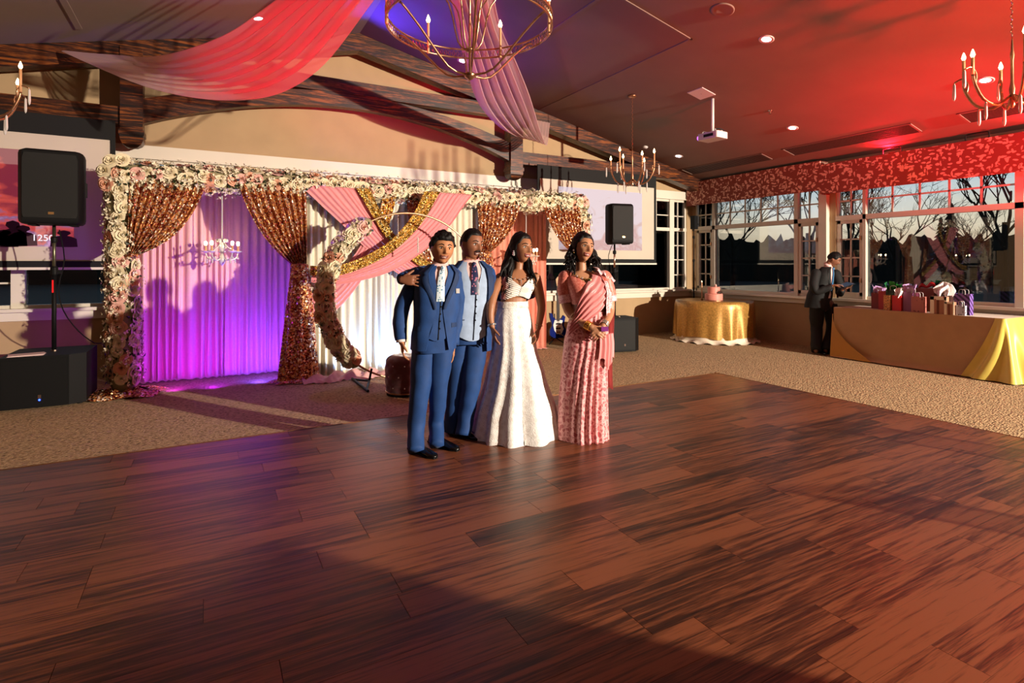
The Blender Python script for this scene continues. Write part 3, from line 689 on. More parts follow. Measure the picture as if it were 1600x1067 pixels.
def garland(root, pts, width, step, size, extra=60, spread=1.0, limit=999):
    """roses packed round a path on the side seen from the room"""
    n = 0; fl_ = MB(); lf = MB(); core = MB()
    core.tube(pts, width*.40, n=10, sub=2, round_=True)
    L = [(Vector(pts[i+1])-Vector(pts[i])).length for i in range(len(pts)-1)]
    for i in range(len(pts)-1):
        a = Vector(pts[i]); b = Vector(pts[i+1]); d = (b-a).normalized(); side = d.cross(Vector((0, -1, 0))).normalized(); fr = Vector((0, -1, 0))
        k = max(1, int(round(L[i]/step)))
        for j in range(k):
            for row, ang in enumerate((-68, -4, 60)):
                if n >= limit: break
                an = math.radians(ang+random.uniform(-14, 14)); nn = fr*math.cos(an)+side*math.sin(an)+Vector((random.uniform(-.2, .2), 0, random.uniform(-.2, .2)))
                p = a+d*(L[i]*(j+.5+.25*(row % 2)+random.uniform(-.2, .2))/k)+nn.normalized()*width*.40
                put_rose(root, p, nn, size*random.uniform(.78, 1.2)); n += 1
        for j in range(int(L[i]*extra)):
            an = math.radians(random.uniform(-120, 115)); nn = fr*math.cos(an)+side*math.sin(an)
            p = a+d*L[i]*random.random()+nn*width*random.uniform(.40, .62)
            blossom(fl_, p, random.uniform(.018, .032), nn+Vector((random.uniform(-.6, .6), 0, random.uniform(-.6, .6))))
            if j % 2 == 0: leafm(lf, a+d*L[i]*random.random()+nn*width*random.uniform(.38, .55), random.uniform(.035, .06), nn+Vector((random.uniform(-.5, .5), 0, random.uniform(-.5, .5))))
    core.build('foam_core', M['core'], root, smooth=True)
    fl_.build('small_blossoms', M['filler'], root, kind='stuff'); lf.build('leaves', M['leaf'], root, kind='stuff')
    return n
arch = thing('flower_arch', 'square arch covered in cream, blush and peach roses framing the backdrop', 'flower arch', (0, 0, 0))
Ya = 7.48; XA0, XA1, ZA = -.83, 5.40, 2.44
fr = MB(); fr.cyl((XA0, Ya, 0), (XA0, Ya, ZA), .02); fr.cyl((XA1, Ya, 0), (XA1, Ya, ZA), .02); fr.cyl((XA0, Ya, ZA), (XA1, Ya, ZA), .02)
fr.box(XA0-.22, XA0+.22, Ya-.2, Ya+.2, 0, .012).box(XA1-.22, XA1+.22, Ya-.2, Ya+.2, 0, .012)
fr.build('frame', M['chrome'], arch)
g1 = garland(arch, [(XA0, Ya, .14), (XA0+.005, Ya, .8), (XA0-.01, Ya, 1.6), (XA0, Ya, 2.40)], .33, .098, .090, 230)
g2 = garland(arch, [(XA0-.05, Ya, ZA), (1, Ya, ZA+.02), (3, Ya, ZA), (XA1+.02, Ya, ZA)], .34, .103, .088, 230)
for dx, dz in ((-.16, .02), (-.10, .13), (-.14, -.12), (.0, .15), (-.02, .0)): put_rose(arch, (XA0+dx, Ya-.12, ZA+dz), (dx*3, -1, dz*2), .09)
g3 = garland(arch, [(XA1, Ya, 2.3), (XA1, Ya, 1.72)], .32, .11, .080, 230)
# gold sequin cloth round the column foot
t = thing('sequin_cloth', 'gold sequin cloth crumpled round the foot of the left flower column', 'cloth', (XA0, Ya, 0))
MB().grid(lambda u, v: ((.10+.26*v)*math.cos(2*PI*u)*(1.15+.08*math.sin(u*31)), (.09+.19*v)*math.sin(2*PI*u)*(1.2+.1*math.sin(u*23)), .016+.05*(1-v)+.02*math.sin(u*40+v*8)*(1-v*.5)), 70, 8).build('cloth', M['seqr'], t, smooth=True)

# ring with garlands
rc = Vector((2.2, 6.68, 1.06)); RR = 1.03
ring = thing('ring_stand', 'tall gold hoop stand with a rose garland down its left side', 'hoop stand', (rc.x, rc.y, 0))
def rp_(a, r=RR): return Vector((r*math.cos(a), 0, 1.06+r*math.sin(a)))
MB().tube([rp_(math.radians(a)) for a in range(0, 361, 9)], .013, n=8, sub=2).build('hoop', M['brass'], ring, smooth=True)
b = MB(); b.cyl((-.5, 0, .045), (-.62, -.35, .02), .014); b.cyl((-.5, 0, .045), (-.62, .3, .02), .014); b.cyl((.5, 0, .045), (.62, -.35, .02), .014); b.cyl((.5, 0, .045), (.62, .3, .02), .014)
b.cyl((-.62, -.42, .018), (-.62, .36, .018), .016); b.cyl((.62, -.42, .018), (.62, .36, .018), .016); b.cyl((-.5, 0, .045), (-.47, 0, .19), .014); b.cyl((.5, 0, .045), (.47, 0, .19), .014)
b.build('feet', M['black'], ring)
garland(ring, [rp_(math.radians(a), RR+.0) for a in (122, 140, 158, 176, 194, 212, 228)], .21, .100, .088, 190)
garland(ring, [rp_(math.radians(a), RR+.0) for a in (8, -10, -28)], .19, .12, .085, 160)

# crystal strands in the ring
t = thing('bead_strand', 'clear bead strand hanging inside the top of the hoop', 'beads', (0, 0, 0))
for k in range(14):
    p = atY(622, 334+k*2.6, 7.0); MB().ball(p, .008, 8, 6).build('bead', M['crystal'], t)
t = thing('bead_strand', 'white bead strand hanging in front of the pink swag left of the boy', 'beads', (0, 0, 0))
for k in range(10):
    p = atY(653, 372+k*2.4, 6.7); MB().ball(p, .011, 8, 6).build('bead', M['crystal'], t)

# crystal chandeliers hung from the arch
def crystal_chandelier(loc, label, hang):
    t = thing('crystal_chandelier', label, 'chandelier', loc)
    MB().tube([(0, 0, .10), (0, 0, hang)], .008, n=6).build('chain', M['crystal'], t)
    MB().lathe([(.0, -.20), (.03, -.17), (.045, -.12), (.03, -.08), (.018, -.05), (.03, 0), (.05, .03), (.03, .07), (.015, .12), (.0, .14)], 14).build('stem', M['crystal'], t, smooth=True)
    for k in range(5):
        a = 2*PI*k/5+.3; c, s = math.cos(a), math.sin(a)
        MB().tube([(0, 0, -.08), (.08*c, .08*s, -.13), (.16*c, .16*s, -.10), (.185*c, .185*s, -.04)], .008, n=7).build('arm', M['crystal'], t, smooth=True)
        MB().lathe([(.012, -.04), (.045, -.025), (.05, -.015), (.012, -.02)], 12, (.185*c, .185*s, 0)).build('drip_pan', M['crystal'], t, smooth=True)
        MB().cyl((.185*c, .185*s, -.03), (.185*c, .185*s, .05), .011).build('candle', M['candle'], t)
        MB().ball((.185*c, .185*s, .075), .018, 10, 8, (1, 1, 1.5)).build('bulb', M['bulb2'], t, smooth=True)
        for j in range(3): MB().ball((.16*c+.02*math.cos(j*2.1), .16*s+.02*math.sin(j*2.1), -.10-.025*j), .011, 6, 5, (1, 1, 1.6)).build('crystal_drop', M['crystal'], t)
        MB().tube([(0, 0, .12), (.07*c, .07*s, .03), (.17*c, .17*s, -.02)], .005, n=5).build('crystal_strand', M['crystal'], t)
    for j in range(6): a = j*1.05; MB().ball((.05*math.cos(a), .05*math.sin(a), .11), .02, 6, 5, (1, .5, 1.2)).build('crystal_drop', M['crystal'], t)
    return t
p = atY(347, 390, 7.62); crystal_chandelier(p, 'small lit crystal chandelier hanging before the violet drape', 2.44-p.z-.1)
p = atY(822, 398, 7.62); crystal_chandelier(p, 'small lit crystal chandelier hanging beside the salmon drape', 2.44-p.z-.1)

# ---------------------------------------------------------------- ceiling swags
def cr_(pts, v):
    n = len(pts)-1; i = min(int(v*n), n-1); t = v*n-i; p0, p1, p2, p3 = pts[max(i-1, 0)], pts[i], pts[i+1], pts[min(i+2, n)]
    return .5*((2*p1)+(-p0+p2)*t+(2*p0-5*p1+4*p2-p3)*t*t+(-p0+3*p1-3*p2+p3)*t**3)
def ceil_swag(label, ea, eb, folds, seed, amp=.07, belly=.0):
    t = thing('ceiling_swag', label, 'fabric swag', (0, 0, 0)); ea = [atD(*q) for q in ea]; eb = [atD(*q) for q in eb]
    def fn(u, v):
        p = cr_(ea, v).lerp(cr_(eb, v), u); f = math.cos(2*PI*u*folds+seed+1.1*math.sin(v*3+u*4)); k = math.sin(PI*min(1, v*.9+.08))
        return p+Vector((.3, -.7, -.6))*(amp*f*k)-Vector((0, 0, belly*math.sin(PI*u)*math.sin(PI*v)))
    MB().grid(fn, folds*10, 54).build('cloth', M['sheer'], t, smooth=True); return t
ceil_swag('sheer pink fabric swag draped from the ceiling centre to the left rafter',
    [(728, -205, 4.72), (600, -110, 4.9), (440, 0, 5.3), (350, 60, 5.8), (250, 90, 6.3), (170, 86, 6.5), (98, 79, 6.55)],
    [(738, -205, 4.72), (680, -150, 4.6), (573, 0, 4.75), (480, 112, 5.1), (380, 152, 5.5), (240, 138, 5.95), (96, 80, 6.55)], 7, 1, .09)
ceil_swag('sheer pink fabric swag draped from the ceiling centre to the right rafter',
    [(726, -205, 4.75), (700, -60, 5.3), (716, 30, 6.0), (734, 110, 6.8), (754, 168, 7.6), (790, 206, 8.5), (822, 213, 9.1), (828, 186, 9.55)],
    [(744, -205, 4.75), (762, -60, 5.3), (775, 30, 5.9), (803, 95, 6.7), (826, 150, 7.5), (842, 200, 8.4), (854, 226, 9.0), (860, 192, 9.6)], 6, 2, .08)
# ================================================================ EQUIPMENT
def speaker(label, loc, rz, w, d, h, dark=True):
    t = thing('loudspeaker', label, 'speaker', loc, rz)
    hw = w/2
    body = MB()
    def sec(z, k):
        return [(x*k, y*k, z) for x, y in ((-hw, -d*.36), (-hw*.86, -d*.5), (hw*.86, -d*.5), (hw, -d*.36), (hw*.98, d*.1), (hw*.6, d*.5), (-hw*.6, d*.5), (-hw*.98, d*.1))]
    body.loft([sec(0, .9), sec(.02, .98), sec(.05, 1), sec(h-.05, 1), sec(h-.018, .97), sec(h, .86)])
    auto_smooth(body.build('cabinet', M['black'], t), 40)
    m = MB(); g = [(-hw*.80, .06), (hw*.80, .06), (hw*.84, .10), (hw*.84, h-.10), (hw*.78, h-.045), (-hw*.78, h-.045), (-hw*.84, h-.10), (-hw*.84, .10)]
    m.prism_y(g, -d*.5-.012, -d*.5+.004); m.build('grille', M['grille'], t)
    MB().box(-.016, .03, -d*.5-.017, -d*.5-.012, .095, .12).build('badge', P('badge_metal', 'b78a55', .3, .6), t, label='small metallic badge')
    for s in (-1, 1): MB().box(s*hw*.62-.03, s*hw*.62+.03, -d*.3, d*.2, -.014, .012).build('foot', M['black'], t)
    MB().box(hw-.02, hw+.004, -.05, .06, h*.40, h*.60).build('side_grip', M['blackmat'], t)
    return t
def sub(label, loc, rz, w, d, h, led):
    t = thing('subwoofer', label, 'speaker', loc, rz)
    m = MB(); hw = w/2
    m.prism([(-hw, 0), (hw*.62, 0), (hw, .09), (hw, d), (-hw, d)], .02, h); m.build('cabinet', M['black'], t)
    MB().box(-hw+.02, hw*.58, -.008, .002, .05, h-.03).build('grille', M['grille'] if not led else M['black'], t)
    for x in (-hw+.06, hw-.06):
        for y in (.12, d-.06): MB().lathe([(.025, 0), (.025, .021)], 10, (x, y, 0)).build('foot', M['black'], t)
    MB().lathe([(.03, h), (.03, h+.012), (.019, h+.014)], 14, (.02, d*.52, 0)).build('pole_socket', M['chrome'], t)
    MB().box(-.035, -.01, -.012, -.008, .11, .145).build('badge', P('badge_dark', '5a4438', .4, .4), t, label='small badge')
    if led: MB().ball((-.022, -.012, .095), .009, 8, 6).build('indicator_light', M['led_b'], t, label='blue power light')
    return t
def pole(label, loc, h, led=False):
    t = thing('speaker_pole', label, 'speaker pole', loc)
    MB().cyl((0, 0, 0), (0, 0, h*.62), .021, 14).build('lower_tube', M['black'], t, smooth=True)
    MB().cyl((0, 0, h*.55), (0, 0, h), .016, 14).build('upper_tube', M['chrome'] if not led else P('dull_steel', '6b6a55', .3, .8), t, smooth=True)
    m = MB(); m.lathe([(.03, h*.60), (.034, h*.61), (.034, h*.66), (.026, h*.67)], 14); m.build('collar', M['black'], t)
    MB().box(.02, .06, -.012, .012, h*.61, h*.64).build('knob', M['black'], t)
    MB().lathe([(.026, h*.86), (.03, h*.87), (.03, h*.90), (.02, h*.91)], 14).build('upper_collar', M['black'], t)
    if led: MB().box(-.012, .0, -.034, -.022, h*.46, h*.56).build('clip', P('red_clip', 'd01018', .4, emis='ff2020', estr=.5), t, label='red clip')
    return t
ls = Vector((-1.46, 7.42, 0))
sub('black subwoofer on the left with a blue light and papers on top', (-1.46, 7.13, 0), 0, .68, .72, .53, True)
pole('black pole with red clip carrying the left speaker', (ls.x+.02, 7.50, .544), 1.32, True)
speaker('black loudspeaker on its pole in front of the left screen', (ls.x+.04, 7.42, 1.865), .02, .53, .40, .76)
sub('black subwoofer on the carpet at right below a speaker', (6.01, 7.06, 0), -.22, .56, .56, .56, False)
pole('black pole carrying the right speaker', (6.00, 7.34, .574), 1.22)
speaker('dark grey loudspeaker on its pole in front of the right screen', (6.04, 7.30, 1.795), -.22, .44, .36, .66)
t = thing('papers', 'few pink-lit sheets of paper lying on the left subwoofer', 'papers', (-1.60, 7.25, .532), .12)
for k in range(3):
    o = MB().box(-.15, .13, -.08, .1, k*.004, k*.004+.003).build('sheet', M['paper'], t); o.rotation_euler = (0, 0, .08*k-.05)
t = thing('speaker_cable', 'black cable dropping from the left speaker pole to the subwoofer', 'cable', (0, 0, 0))
MB().tube([(-1.40, 7.52, 1.82), (-1.36, 7.54, 1.5), (-1.41, 7.54, 1.2), (-1.37, 7.55, .95), (-1.25, 7.6, .72), (-1.13, 7.75, .56), (-1.06, 7.9, .50), (-1.05, 7.95, .05)], .006, n=6).build('cord', M['black'], t)
MB().tube([(5.96, 7.3, 1.85), (5.92, 7.40, 1.6), (5.98, 7.43, 1.4)], .006, n=6).build('cord', M['black'], t)

# light stand in the corner
t = thing('light_stand', 'thin dark lighting stand in the far corner beside the cake table', 'stand', (9.06, 8.46, 0))
MB().cyl((0, 0, .35), (0, 0, 1.5), .016, 10).build('lower_tube', M['black'], t); MB().cyl((0, 0, 1.5), (0, 0, 2.45), .011, 10).build('upper_tube', M['black'], t)
for k in range(3):
    a = 2*PI*k/3+.4; MB().tube([(0, 0, .75), (.22*math.cos(a), .22*math.sin(a), .3), (.28*math.cos(a), .28*math.sin(a), .012)], .01, n=6, sub=1).build('leg', M['black'], t)
for z in (.9, 1.5, 2.0): MB().lathe([(.02, z), (.026, z+.01), (.026, z+.05), (.02, z+.06)], 10).build('collar', M['black'], t)
MB().box(-.05, .05, -.07, .05, 2.2, 2.48).build('lamp_housing', M['black'], t); MB().tube([(0, 0, 2.15), (-.08, -.05, 2.2), (.07, -.06, 2.3), (-.04, -.03, 2.4)], .008, n=6).build('cable', M['black'], t)

# guitar leaning on the wall
t = thing('electric_guitar', 'dark blue electric guitar with white scratch plate on a stand', 'guitar', (5.52, 8.35, 0), -.1)
def gbody(y0, y1, k, zoff=0):
    pts = [(0, .12), (.10, .13), (.16, .19), (.165, .27), (.12, .34), (.135, .42), (.15, .50), (.11, .53), (.07, .47), (.02, .46), (-.04, .46), (-.09, .50), (-.12, .57), (-.165, .58), (-.16, .50), (-.13, .42), (-.115, .35), (-.165, .27), (-.16, .18), (-.09, .13)]
    pp = [(x*k, .33+(z-.33)*k) for x, z in pts]; m = MB(); m.prism_y(pp, y0, y1); return m
auto_smooth(gbody(-.02, .022, 1).build('body', P('blue_lacquer', '10206e', .15), t), 50)
m = MB(); m.prism_y([(-.03, .20), (.07, .20), (.11, .28), (.08, .36), (.09, .44), (.03, .45), (-.07, .45), (-.10, .36), (-.08, .27)], -.026, -.02); m.build('scratch_plate', P('pearl_white', 'e4ddd8', .3), t, label='white scratch plate')
for z in (.30, .38): MB().box(-.045, .045, -.034, -.026, z-.014, z+.014).build('pickup', M['black'], t)
MB().box(-.04, .04, -.036, -.026, .215, .245).build('bridge', M['brass'], t)
m = MB(); m.box(-.027, .027, -.032, -.010, .43, 1.06); m.build('neck', P('dark_fretboard', '241408', .5), t)
m = MB(); m.prism_y([(-.028, 1.06), (.028, 1.06), (.06, 1.12), (.05, 1.21), (-.01, 1.23), (-.05, 1.18)], -.03, -.012); m.build('headstock', P('maple', 'b98a50', .4), t)
for k in range(4): MB().cyl((-.018+.012*k, -.038, .23), (-.018+.012*k, -.036, 1.08), .0012, 4).build('string', M['chrome'], t)
for k in range(3): MB().ball((.09-.03*k, -.03, .17+.012*k), .011, 8, 6).build('knob', M['chrome'], t)
m = MB(); m.tube([(-.12, -.08, .14), (-.12, .03, .12), (0, .1, .12), (.12, .03, .12), (.12, -.08, .14)], .01, n=6); m.cyl((0, .10, .12), (0, .12, .55), .01)
for x in (-.16, .16): m.tube([(0, .1, .12), (x, .02, .012)], .01, n=6)
m.tube([(0, .1, .12), (0, .25, .012)], .01, n=6); m.build('stand', M['black'], t)

# pouf
t = thing('pouf', 'round maroon velvet tufted pouf with crystal buttons behind the boy', 'pouf', (1.93, 6.02, 0))
def pf(u, v):
    a = 2*PI*u; z = .035+.375*v; r = .205+.012*math.sin(PI*v)
    r += -.010*max(0, math.cos(a*10))*max(0, math.cos(v*3*PI*2)) - .010*max(0, math.cos(a*10+PI))*max(0, math.cos(v*3*2*PI+PI))
    if v > .93: r -= (v-.93)**1.5*.9
    return (r*math.cos(a), r*math.sin(a), z)
MB().grid(pf, 60, 36).build('side', M['velvet'], t, smooth=True)
def pt_(u, v):
    a = 2*PI*u; r = .192*(1-v); z = .41+.026*math.sin(PI*.5*min(1, v*3))-.012*max(0, math.cos(a*6))*max(0, math.cos(v*9))
    return (r*math.cos(a), r*math.sin(a), z)
MB().grid(pt_, 48, 14).build('top_cushion', M['velvet'], t, smooth=True)
MB().lathe([(.0, 0), (.20, 0), (.20, .034), (.0, .034)], 32).build('base', M['black'], t)
MB().lathe([(.203, .028), (.211, .032), (.211, .042), (.203, .046)], 40).build('base_band', M['brass'], t)
for r_ in range(3):
    for k in range(10):
        a = 2*PI*(k+.5*(r_ % 2))/10; z = .10+.12*r_; MB().ball((.213*math.cos(a), .213*math.sin(a), z), .008, 8, 6).build('crystal_button', M['crystal'], t)

# ================================================================ CEILING FITTINGS
SL = math.atan(.232)
def downlight(x, y, label):
    s = -1 if x < 2 else 1
    t = thing('downlight', label, 'ceiling light', (x, y, cz(x)+.0)); t.rotation_euler = (0, s*SL, 0)
    MB().lathe([(.052, -.003), (.075, -.010), (.085, -.006), (.085, .0)], 24).build('trim_ring', P('trim_enamel', 'cdbdb4', .5), t, smooth=True)
    MB().lathe([(.0, -.0045), (.052, -.0045), (.052, .0)], 20).build('lens', M['down'], t)
    l = light('SPOT', (x, y, cz(x)-.03), 7, (1, .85, .8), aim=(x, y, 0), size=.04, spot=110, blend=1, name='downlight_beam'); l.parent = None
for x, y, lb in ((.56, 7.79, 'downlight glowing through the left pink ceiling swag'), (3.45, 7.88, 'downlight beside the stem of the big ring chandelier'), (5.71, 4.23, 'large-looking downlight in the red ceiling near the top of the picture'),
                 (7.93, 5.42, 'downlight in the red ceiling right of the projector'), (7.99, 7.85, 'downlight between the candle chandelier and the far air vent'), (7.87, 2.97, 'downlight behind the right-edge candle chandelier')):
    downlight(x, y, lb)
t = thing('ceiling_speaker', 'round recessed speaker in the red ceiling at the top of the picture', 'ceiling speaker', (4.96, 4.22, cz(4.96))); t.rotation_euler = (0, SL, 0)
MB().lathe([(.085, -.006), (.115, -.014), (.125, -.010), (.125, 0)], 32).build('rim', M['ceil'], t, smooth=True); MB().lathe([(0, -.004), (.085, -.006), (.085, 0)], 28).build('grille', P('speaker_mesh', '8a7a70', .8, bump=.4, bscale=400), t)
t = thing('smoke_detector', 'small round detector on the ceiling above the far vent', 'detector', (7.33, 8.05, cz(7.33))); t.rotation_euler = (0, SL, 0); MB().lathe([(0, -.035), (.035, -.033), (.05, -.012), (.05, 0)], 20).build('cover', M['white'], t, smooth=True)
t = thing('sprinkler', 'small sprinkler head on the red ceiling right of the projector', 'sprinkler', (7.27, 5.32, cz(7.27))); t.rotation_euler = (0, SL, 0); MB().lathe([(0, -.045), (.02, -.044), (.008, -.03), (.012, -.012), (.035, -.006), (.035, 0)], 16).build('head', M['chrome'], t, smooth=True)
def vent(y0, y1, label):
    x0, x1 = 8.56, 8.90; xc = (x0+x1)/2
    t = thing('air_vent', label, 'air vent', (xc, y0, cz(xc))); t.rotation_euler = (0, SL, 0); L = y1-y0; hw = .175
    m = MB(); m.box(-hw, hw, 0, .03, -.012, 0).box(-hw, hw, L-.03, L, -.012, 0).box(-hw, -hw+.02, 0, L, -.012, 0).box(hw-.02, hw, 0, L, -.012, 0); m.build('frame', M['ceil'], t)
    MB().box(-hw+.02, hw-.02, .02, L-.02, -.003, .0).build('backing', M['dark'], t)
    for k in range(7):
        x = -hw+.055+k*.041; m = MB(); m.prism_y([(x-.008, -.003), (x+.002, -.008), (x+.005, -.008), (x-.005, -.003)], .03, L-.03); m.build('slat', P('vent_slat', '5a4a42', .6) if 'vent_slat' not in bpy.data.materials else bpy.data.materials['vent_slat'], t)
vent(6.45, 8.36, 'long slotted air vent nearest the far corner'); vent(4.08, 6.06, 'long slotted air vent in the red-lit ceiling, middle of the row'); vent(1.6, 3.54, 'long slotted air vent behind the right-edge chandelier')

# projector on its drop pole
px_, py_ = 6.5, 5.71
t = thing('projector', 'white projector hanging on a pole from the red ceiling', 'projector', (px_, py_, 3.28), .1)
m = MB(); m.bbox(-.13, .13, -.17, .17, 0, .095, .025); auto_smooth(m.build('body', M['white'], t), 40)
MB().cyl((-.06, .165, .05), (-.06, .205, .05), .032, 16).build('lens', P('lens_glass', '302040', .1, emis='c060ff', estr=2.5), t, label='lit purple lens')
MB().box(-.135, -.13, -.10, .06, .03, .07).build('air_grille', M['black'], t); MB().box(.13, .134, -.12, .10, .02, .07).build('air_grille', P('vent_grey', '6a6460', .6), t)
MB().cyl((0, 0, .095), (0, 0, cz(px_)-3.29), .022, 14).build('pole', M['white'], t, smooth=True)
m = MB(); m.box(-.05, .05, -.06, .06, .095, .115); [m.tube([(sx*.04, sy*.05, .11), (sx*.08, sy*.1, .13), (sx*.09, sy*.12, .095)], .008, n=5, sub=1) for sx in (-1, 1) for sy in (-1, 1)]; m.build('bracket', M['white'], t)
MB().tube([(.02, 0, .16), (.12, -.05, .17), (.2, -.08, .12), (.17, -.12, .06), (.1, -.16, .05)], .008, n=6).build('cable', M['black'], t)
t = thing('ceiling_plate', 'square white plate on the ceiling above the projector', 'cover plate', (6.30, 5.74, cz(6.30))); t.rotation_euler = (0, SL, 0); MB().box(-.14, .14, -.14, .14, -.008, 0).build('plate', M['white'], t)
MB().ball((0, 0, -.008), .006, 8, 6).build('screw', M['chrome'], t)

# red up-lights on top of the pelmet
for i, (px, py, lb) in enumerate(((1393, 239, 'black bracketed up-light on the pelmet, nearer the pier'), (1526, 217, 'black bracketed up-light on the pelmet, nearer the right edge'))):
    p = atX(px, py, 9.15); t = thing('uplight', lb, 'uplight', (9.22, p.y, 3.14))
    MB().box(-.06, .06, -.05, .05, -.02, .02).build('body', M['black'], t); MB().tube([(-.055, -.13, .0), (-.055, -.13, .075), (-.055, -.09, .095), (-.055, .09, .095), (-.055, .13, .075), (-.055, .13, 0)], .008, n=7, sub=2).build('bracket', M['black'], t)
    MB().box(-.05, .05, -.04, .04, .02, .023).build('lens', M['led_r'], t)

# ================================================================ CHANDELIERS
def candle_chandelier(loc, label, rz=0, src=None):
    x, y, z = loc; s = -1 if x < 2 else 1; H = cz(x)-z
    t = thing('candle_chandelier', label, 'chandelier', loc, rz)
    MB().lathe([(0, H-.03), (.045, H-.028), (.065, H-.012), (.066, H+.004)], 20).build('canopy', M['brass'], t, smooth=True)
    m = MB(); k = 0; zz = .52
    while zz < H-.04:
        m.tube([(0 if k % 2 else -.006, 0 if not k % 2 else -.006, zz), (.009 if not k % 2 else 0, .009 if k % 2 else 0, zz+.02), (0 if k % 2 else .006, 0 if not k % 2 else .006, zz+.04)], .004, n=5, sub=1); zz += .032; k += 1
    m.build('chain', M['brass'], t, kind='stuff')
    MB().lathe([(0, -.06), (.012, -.05), (.022, -.03), (.012, 0), (.016, .05), (.022, .10), (.012, .15), (.01, .34), (.016, .38), (.01, .42), (.006, .5), (0, .53)], 14).build('stem', M['brass'], t, smooth=True)
    for k in range(6):
        a = 2*PI*k/6+.26; c, si = math.cos(a), math.sin(a); hgt = .30 if k % 2 else .22
        path = [(.01*c, .01*si, .05), (.12*c, .12*si, -.03), (.24*c, .24*si, .02), (.31*c, .31*si, .14), (.33*c, .33*si, .22)]
        MB().tube(path, .012, n=8).build('arm', M['brass'], t, smooth=True)
        MB().tube([(.31*c, .31*si, .14), (.30*c, .30*si, .22), (.34*c, .34*si, .28), (.40*c, .40*si, .26)], .007, n=6).build('scroll', M['brass'], t, smooth=True)
        MB().cyl((.33*c, .33*si, .22), (.33*c, .33*si, .22+hgt-.08), .012, 10).build('candle', M['candle'], t, smooth=True)
        MB().lathe([(0, 0), (.011, .004), (.017, .022), (.011, .045), (.003, .068), (0, .07)], 12, (.33*c, .33*si, .22+hgt-.08)).build('bulb', M['bulb'], t, smooth=True)
        for q, (rx, rz_) in enumerate(((.40, .26), (.22, .0))):
            MB().lathe([(0, -.16), (.009, -.145), (.013, -.12), (.010, -.02), (.003, -.005), (0, 0)], 7, (rx*c, rx*si, rz_)).build('crystal_drop', M['crystal'], t)
    return t
cc = candle_chandelier((5.77, 6.63, 2.72), 'candle chandelier with crystal drops hanging before the right screen')
copy_thing(cc, (-1.88, 6.9, 2.86), .55, 'candle chandelier cut off by the left edge of the picture')
copy_thing(cc, (5.83, 2.02, 2.80), .3, 'candle chandelier cut off by the right edge under the red ceiling')
for ch in C.objects:
    if ch.name.startswith('candle_chandelier'):
        pass
# big ring chandelier
zr = 3.50; t = thing('ring_chandelier', 'large openwork ring chandelier with candle bulbs hanging at the top centre', 'chandelier', (1.95, 4.3, 3.04)); z0 = 3.04; R = .70
def circ(r, z, n=48): return [(r*math.cos(2*PI*i/n), r*math.sin(2*PI*i/n), z) for i in range(n+1)]
MB().tube(circ(R, zr-z0+.045), .009, n=6, sub=1).build('upper_hoop', M['brass'], t, smooth=True)
MB().tube(circ(R, zr-z0-.035), .009, n=6, sub=1).build('lower_hoop', M['brass'], t, smooth=True)
m = MB()
for i in range(110):
    a = 2*PI*i/110; p = Vector((R*math.cos(a), R*math.sin(a), zr-z0)); d = Vector((-math.sin(a), math.cos(a), 0))
    q = [p+d*(.014*math.cos(b_))+Vector((0, 0, .030*math.sin(b_))) for b_ in (0, PI/2, PI, 3*PI/2, 2*PI)]; m.tube(q, .003, n=4, sub=1)
m.build('lattice', M['brass'], t, kind='stuff')
MB().lathe([(0, -.025), (.012, -.02), (.04, 0), (.055, .02), (.045, .035), (.02, .04), (.012, .05)], 20).build('bottom_finial', M['brass'], t, smooth=True)
MB().cyl((0, 0, .04), (0, 0, 1.6), .010, 10).build('stem', M['brass'], t, smooth=True)
MB().lathe([(.012, .21), (.035, .22), (.045, .235), (.035, .25), (.012, .26)], 18).build('hub', M['brass'], t, smooth=True)
MB().lathe([(0, 1.78), (.06, 1.79), (.08, 1.86), (.08, 1.91)], 20).build('canopy', M['brass'], t, smooth=True); MB().cyl((0, 0, 1.55), (0, 0, 1.86), .006, 8).build('rod', M['brass'], t)
for k in range(6):
    a = 2*PI*k/6+.18; c, s = math.cos(a), math.sin(a); zz = zr-z0
    MB().tube([(.03*c, .03*s, .02), (.22*c, .22*s, .05), (.48*c, .48*s, .30), (.64*c, .64*s, .44), (R*c, R*s, zz)], .010, n=6).build('lower_arm', M['brass'], t, smooth=True)
    a2 = a+PI/6; c2, s2 = math.cos(a2), math.sin(a2)
    MB().tube([(.03*c2, .03*s2, .235), (.10*c2, .10*s2, .30), (.18*c2, .18*s2, .62), (.34*c2, .34*s2, .80), (.38*c2, .38*s2, .86)], .007, n=6).build('upper_arm', M['brass'], t, smooth=True)
    MB().cyl((.38*c2, .38*s2, .86), (.38*c2, .38*s2, 1.05), .012, 9).build('candle', M['candle'], t)
    MB().lathe([(0, 0), (.011, .004), (.017, .022), (.011, .045), (0, .07)], 12, (.38*c2, .38*s2, 1.05)).build('bulb', M['bulb'], t, smooth=True)
    for_r = R*.985
    MB().cyl((for_r*c2, for_r*s2, zz-.05), (for_r*c2, for_r*s2, zz+.24), .012, 10).build('candle', M['candle'], t)
    MB().lathe([(0, 0), (.013, .004), (.02, .024), (.013, .05), (0, .08)], 12, (for_r*c2, for_r*s2, zz+.24)).build('bulb', M['bulb'], t, smooth=True)
    MB().cyl((for_r*c2, for_r*s2, zz+.06), (for_r*c2*1.0, for_r*s2, zz+1.0), .004, 5) 

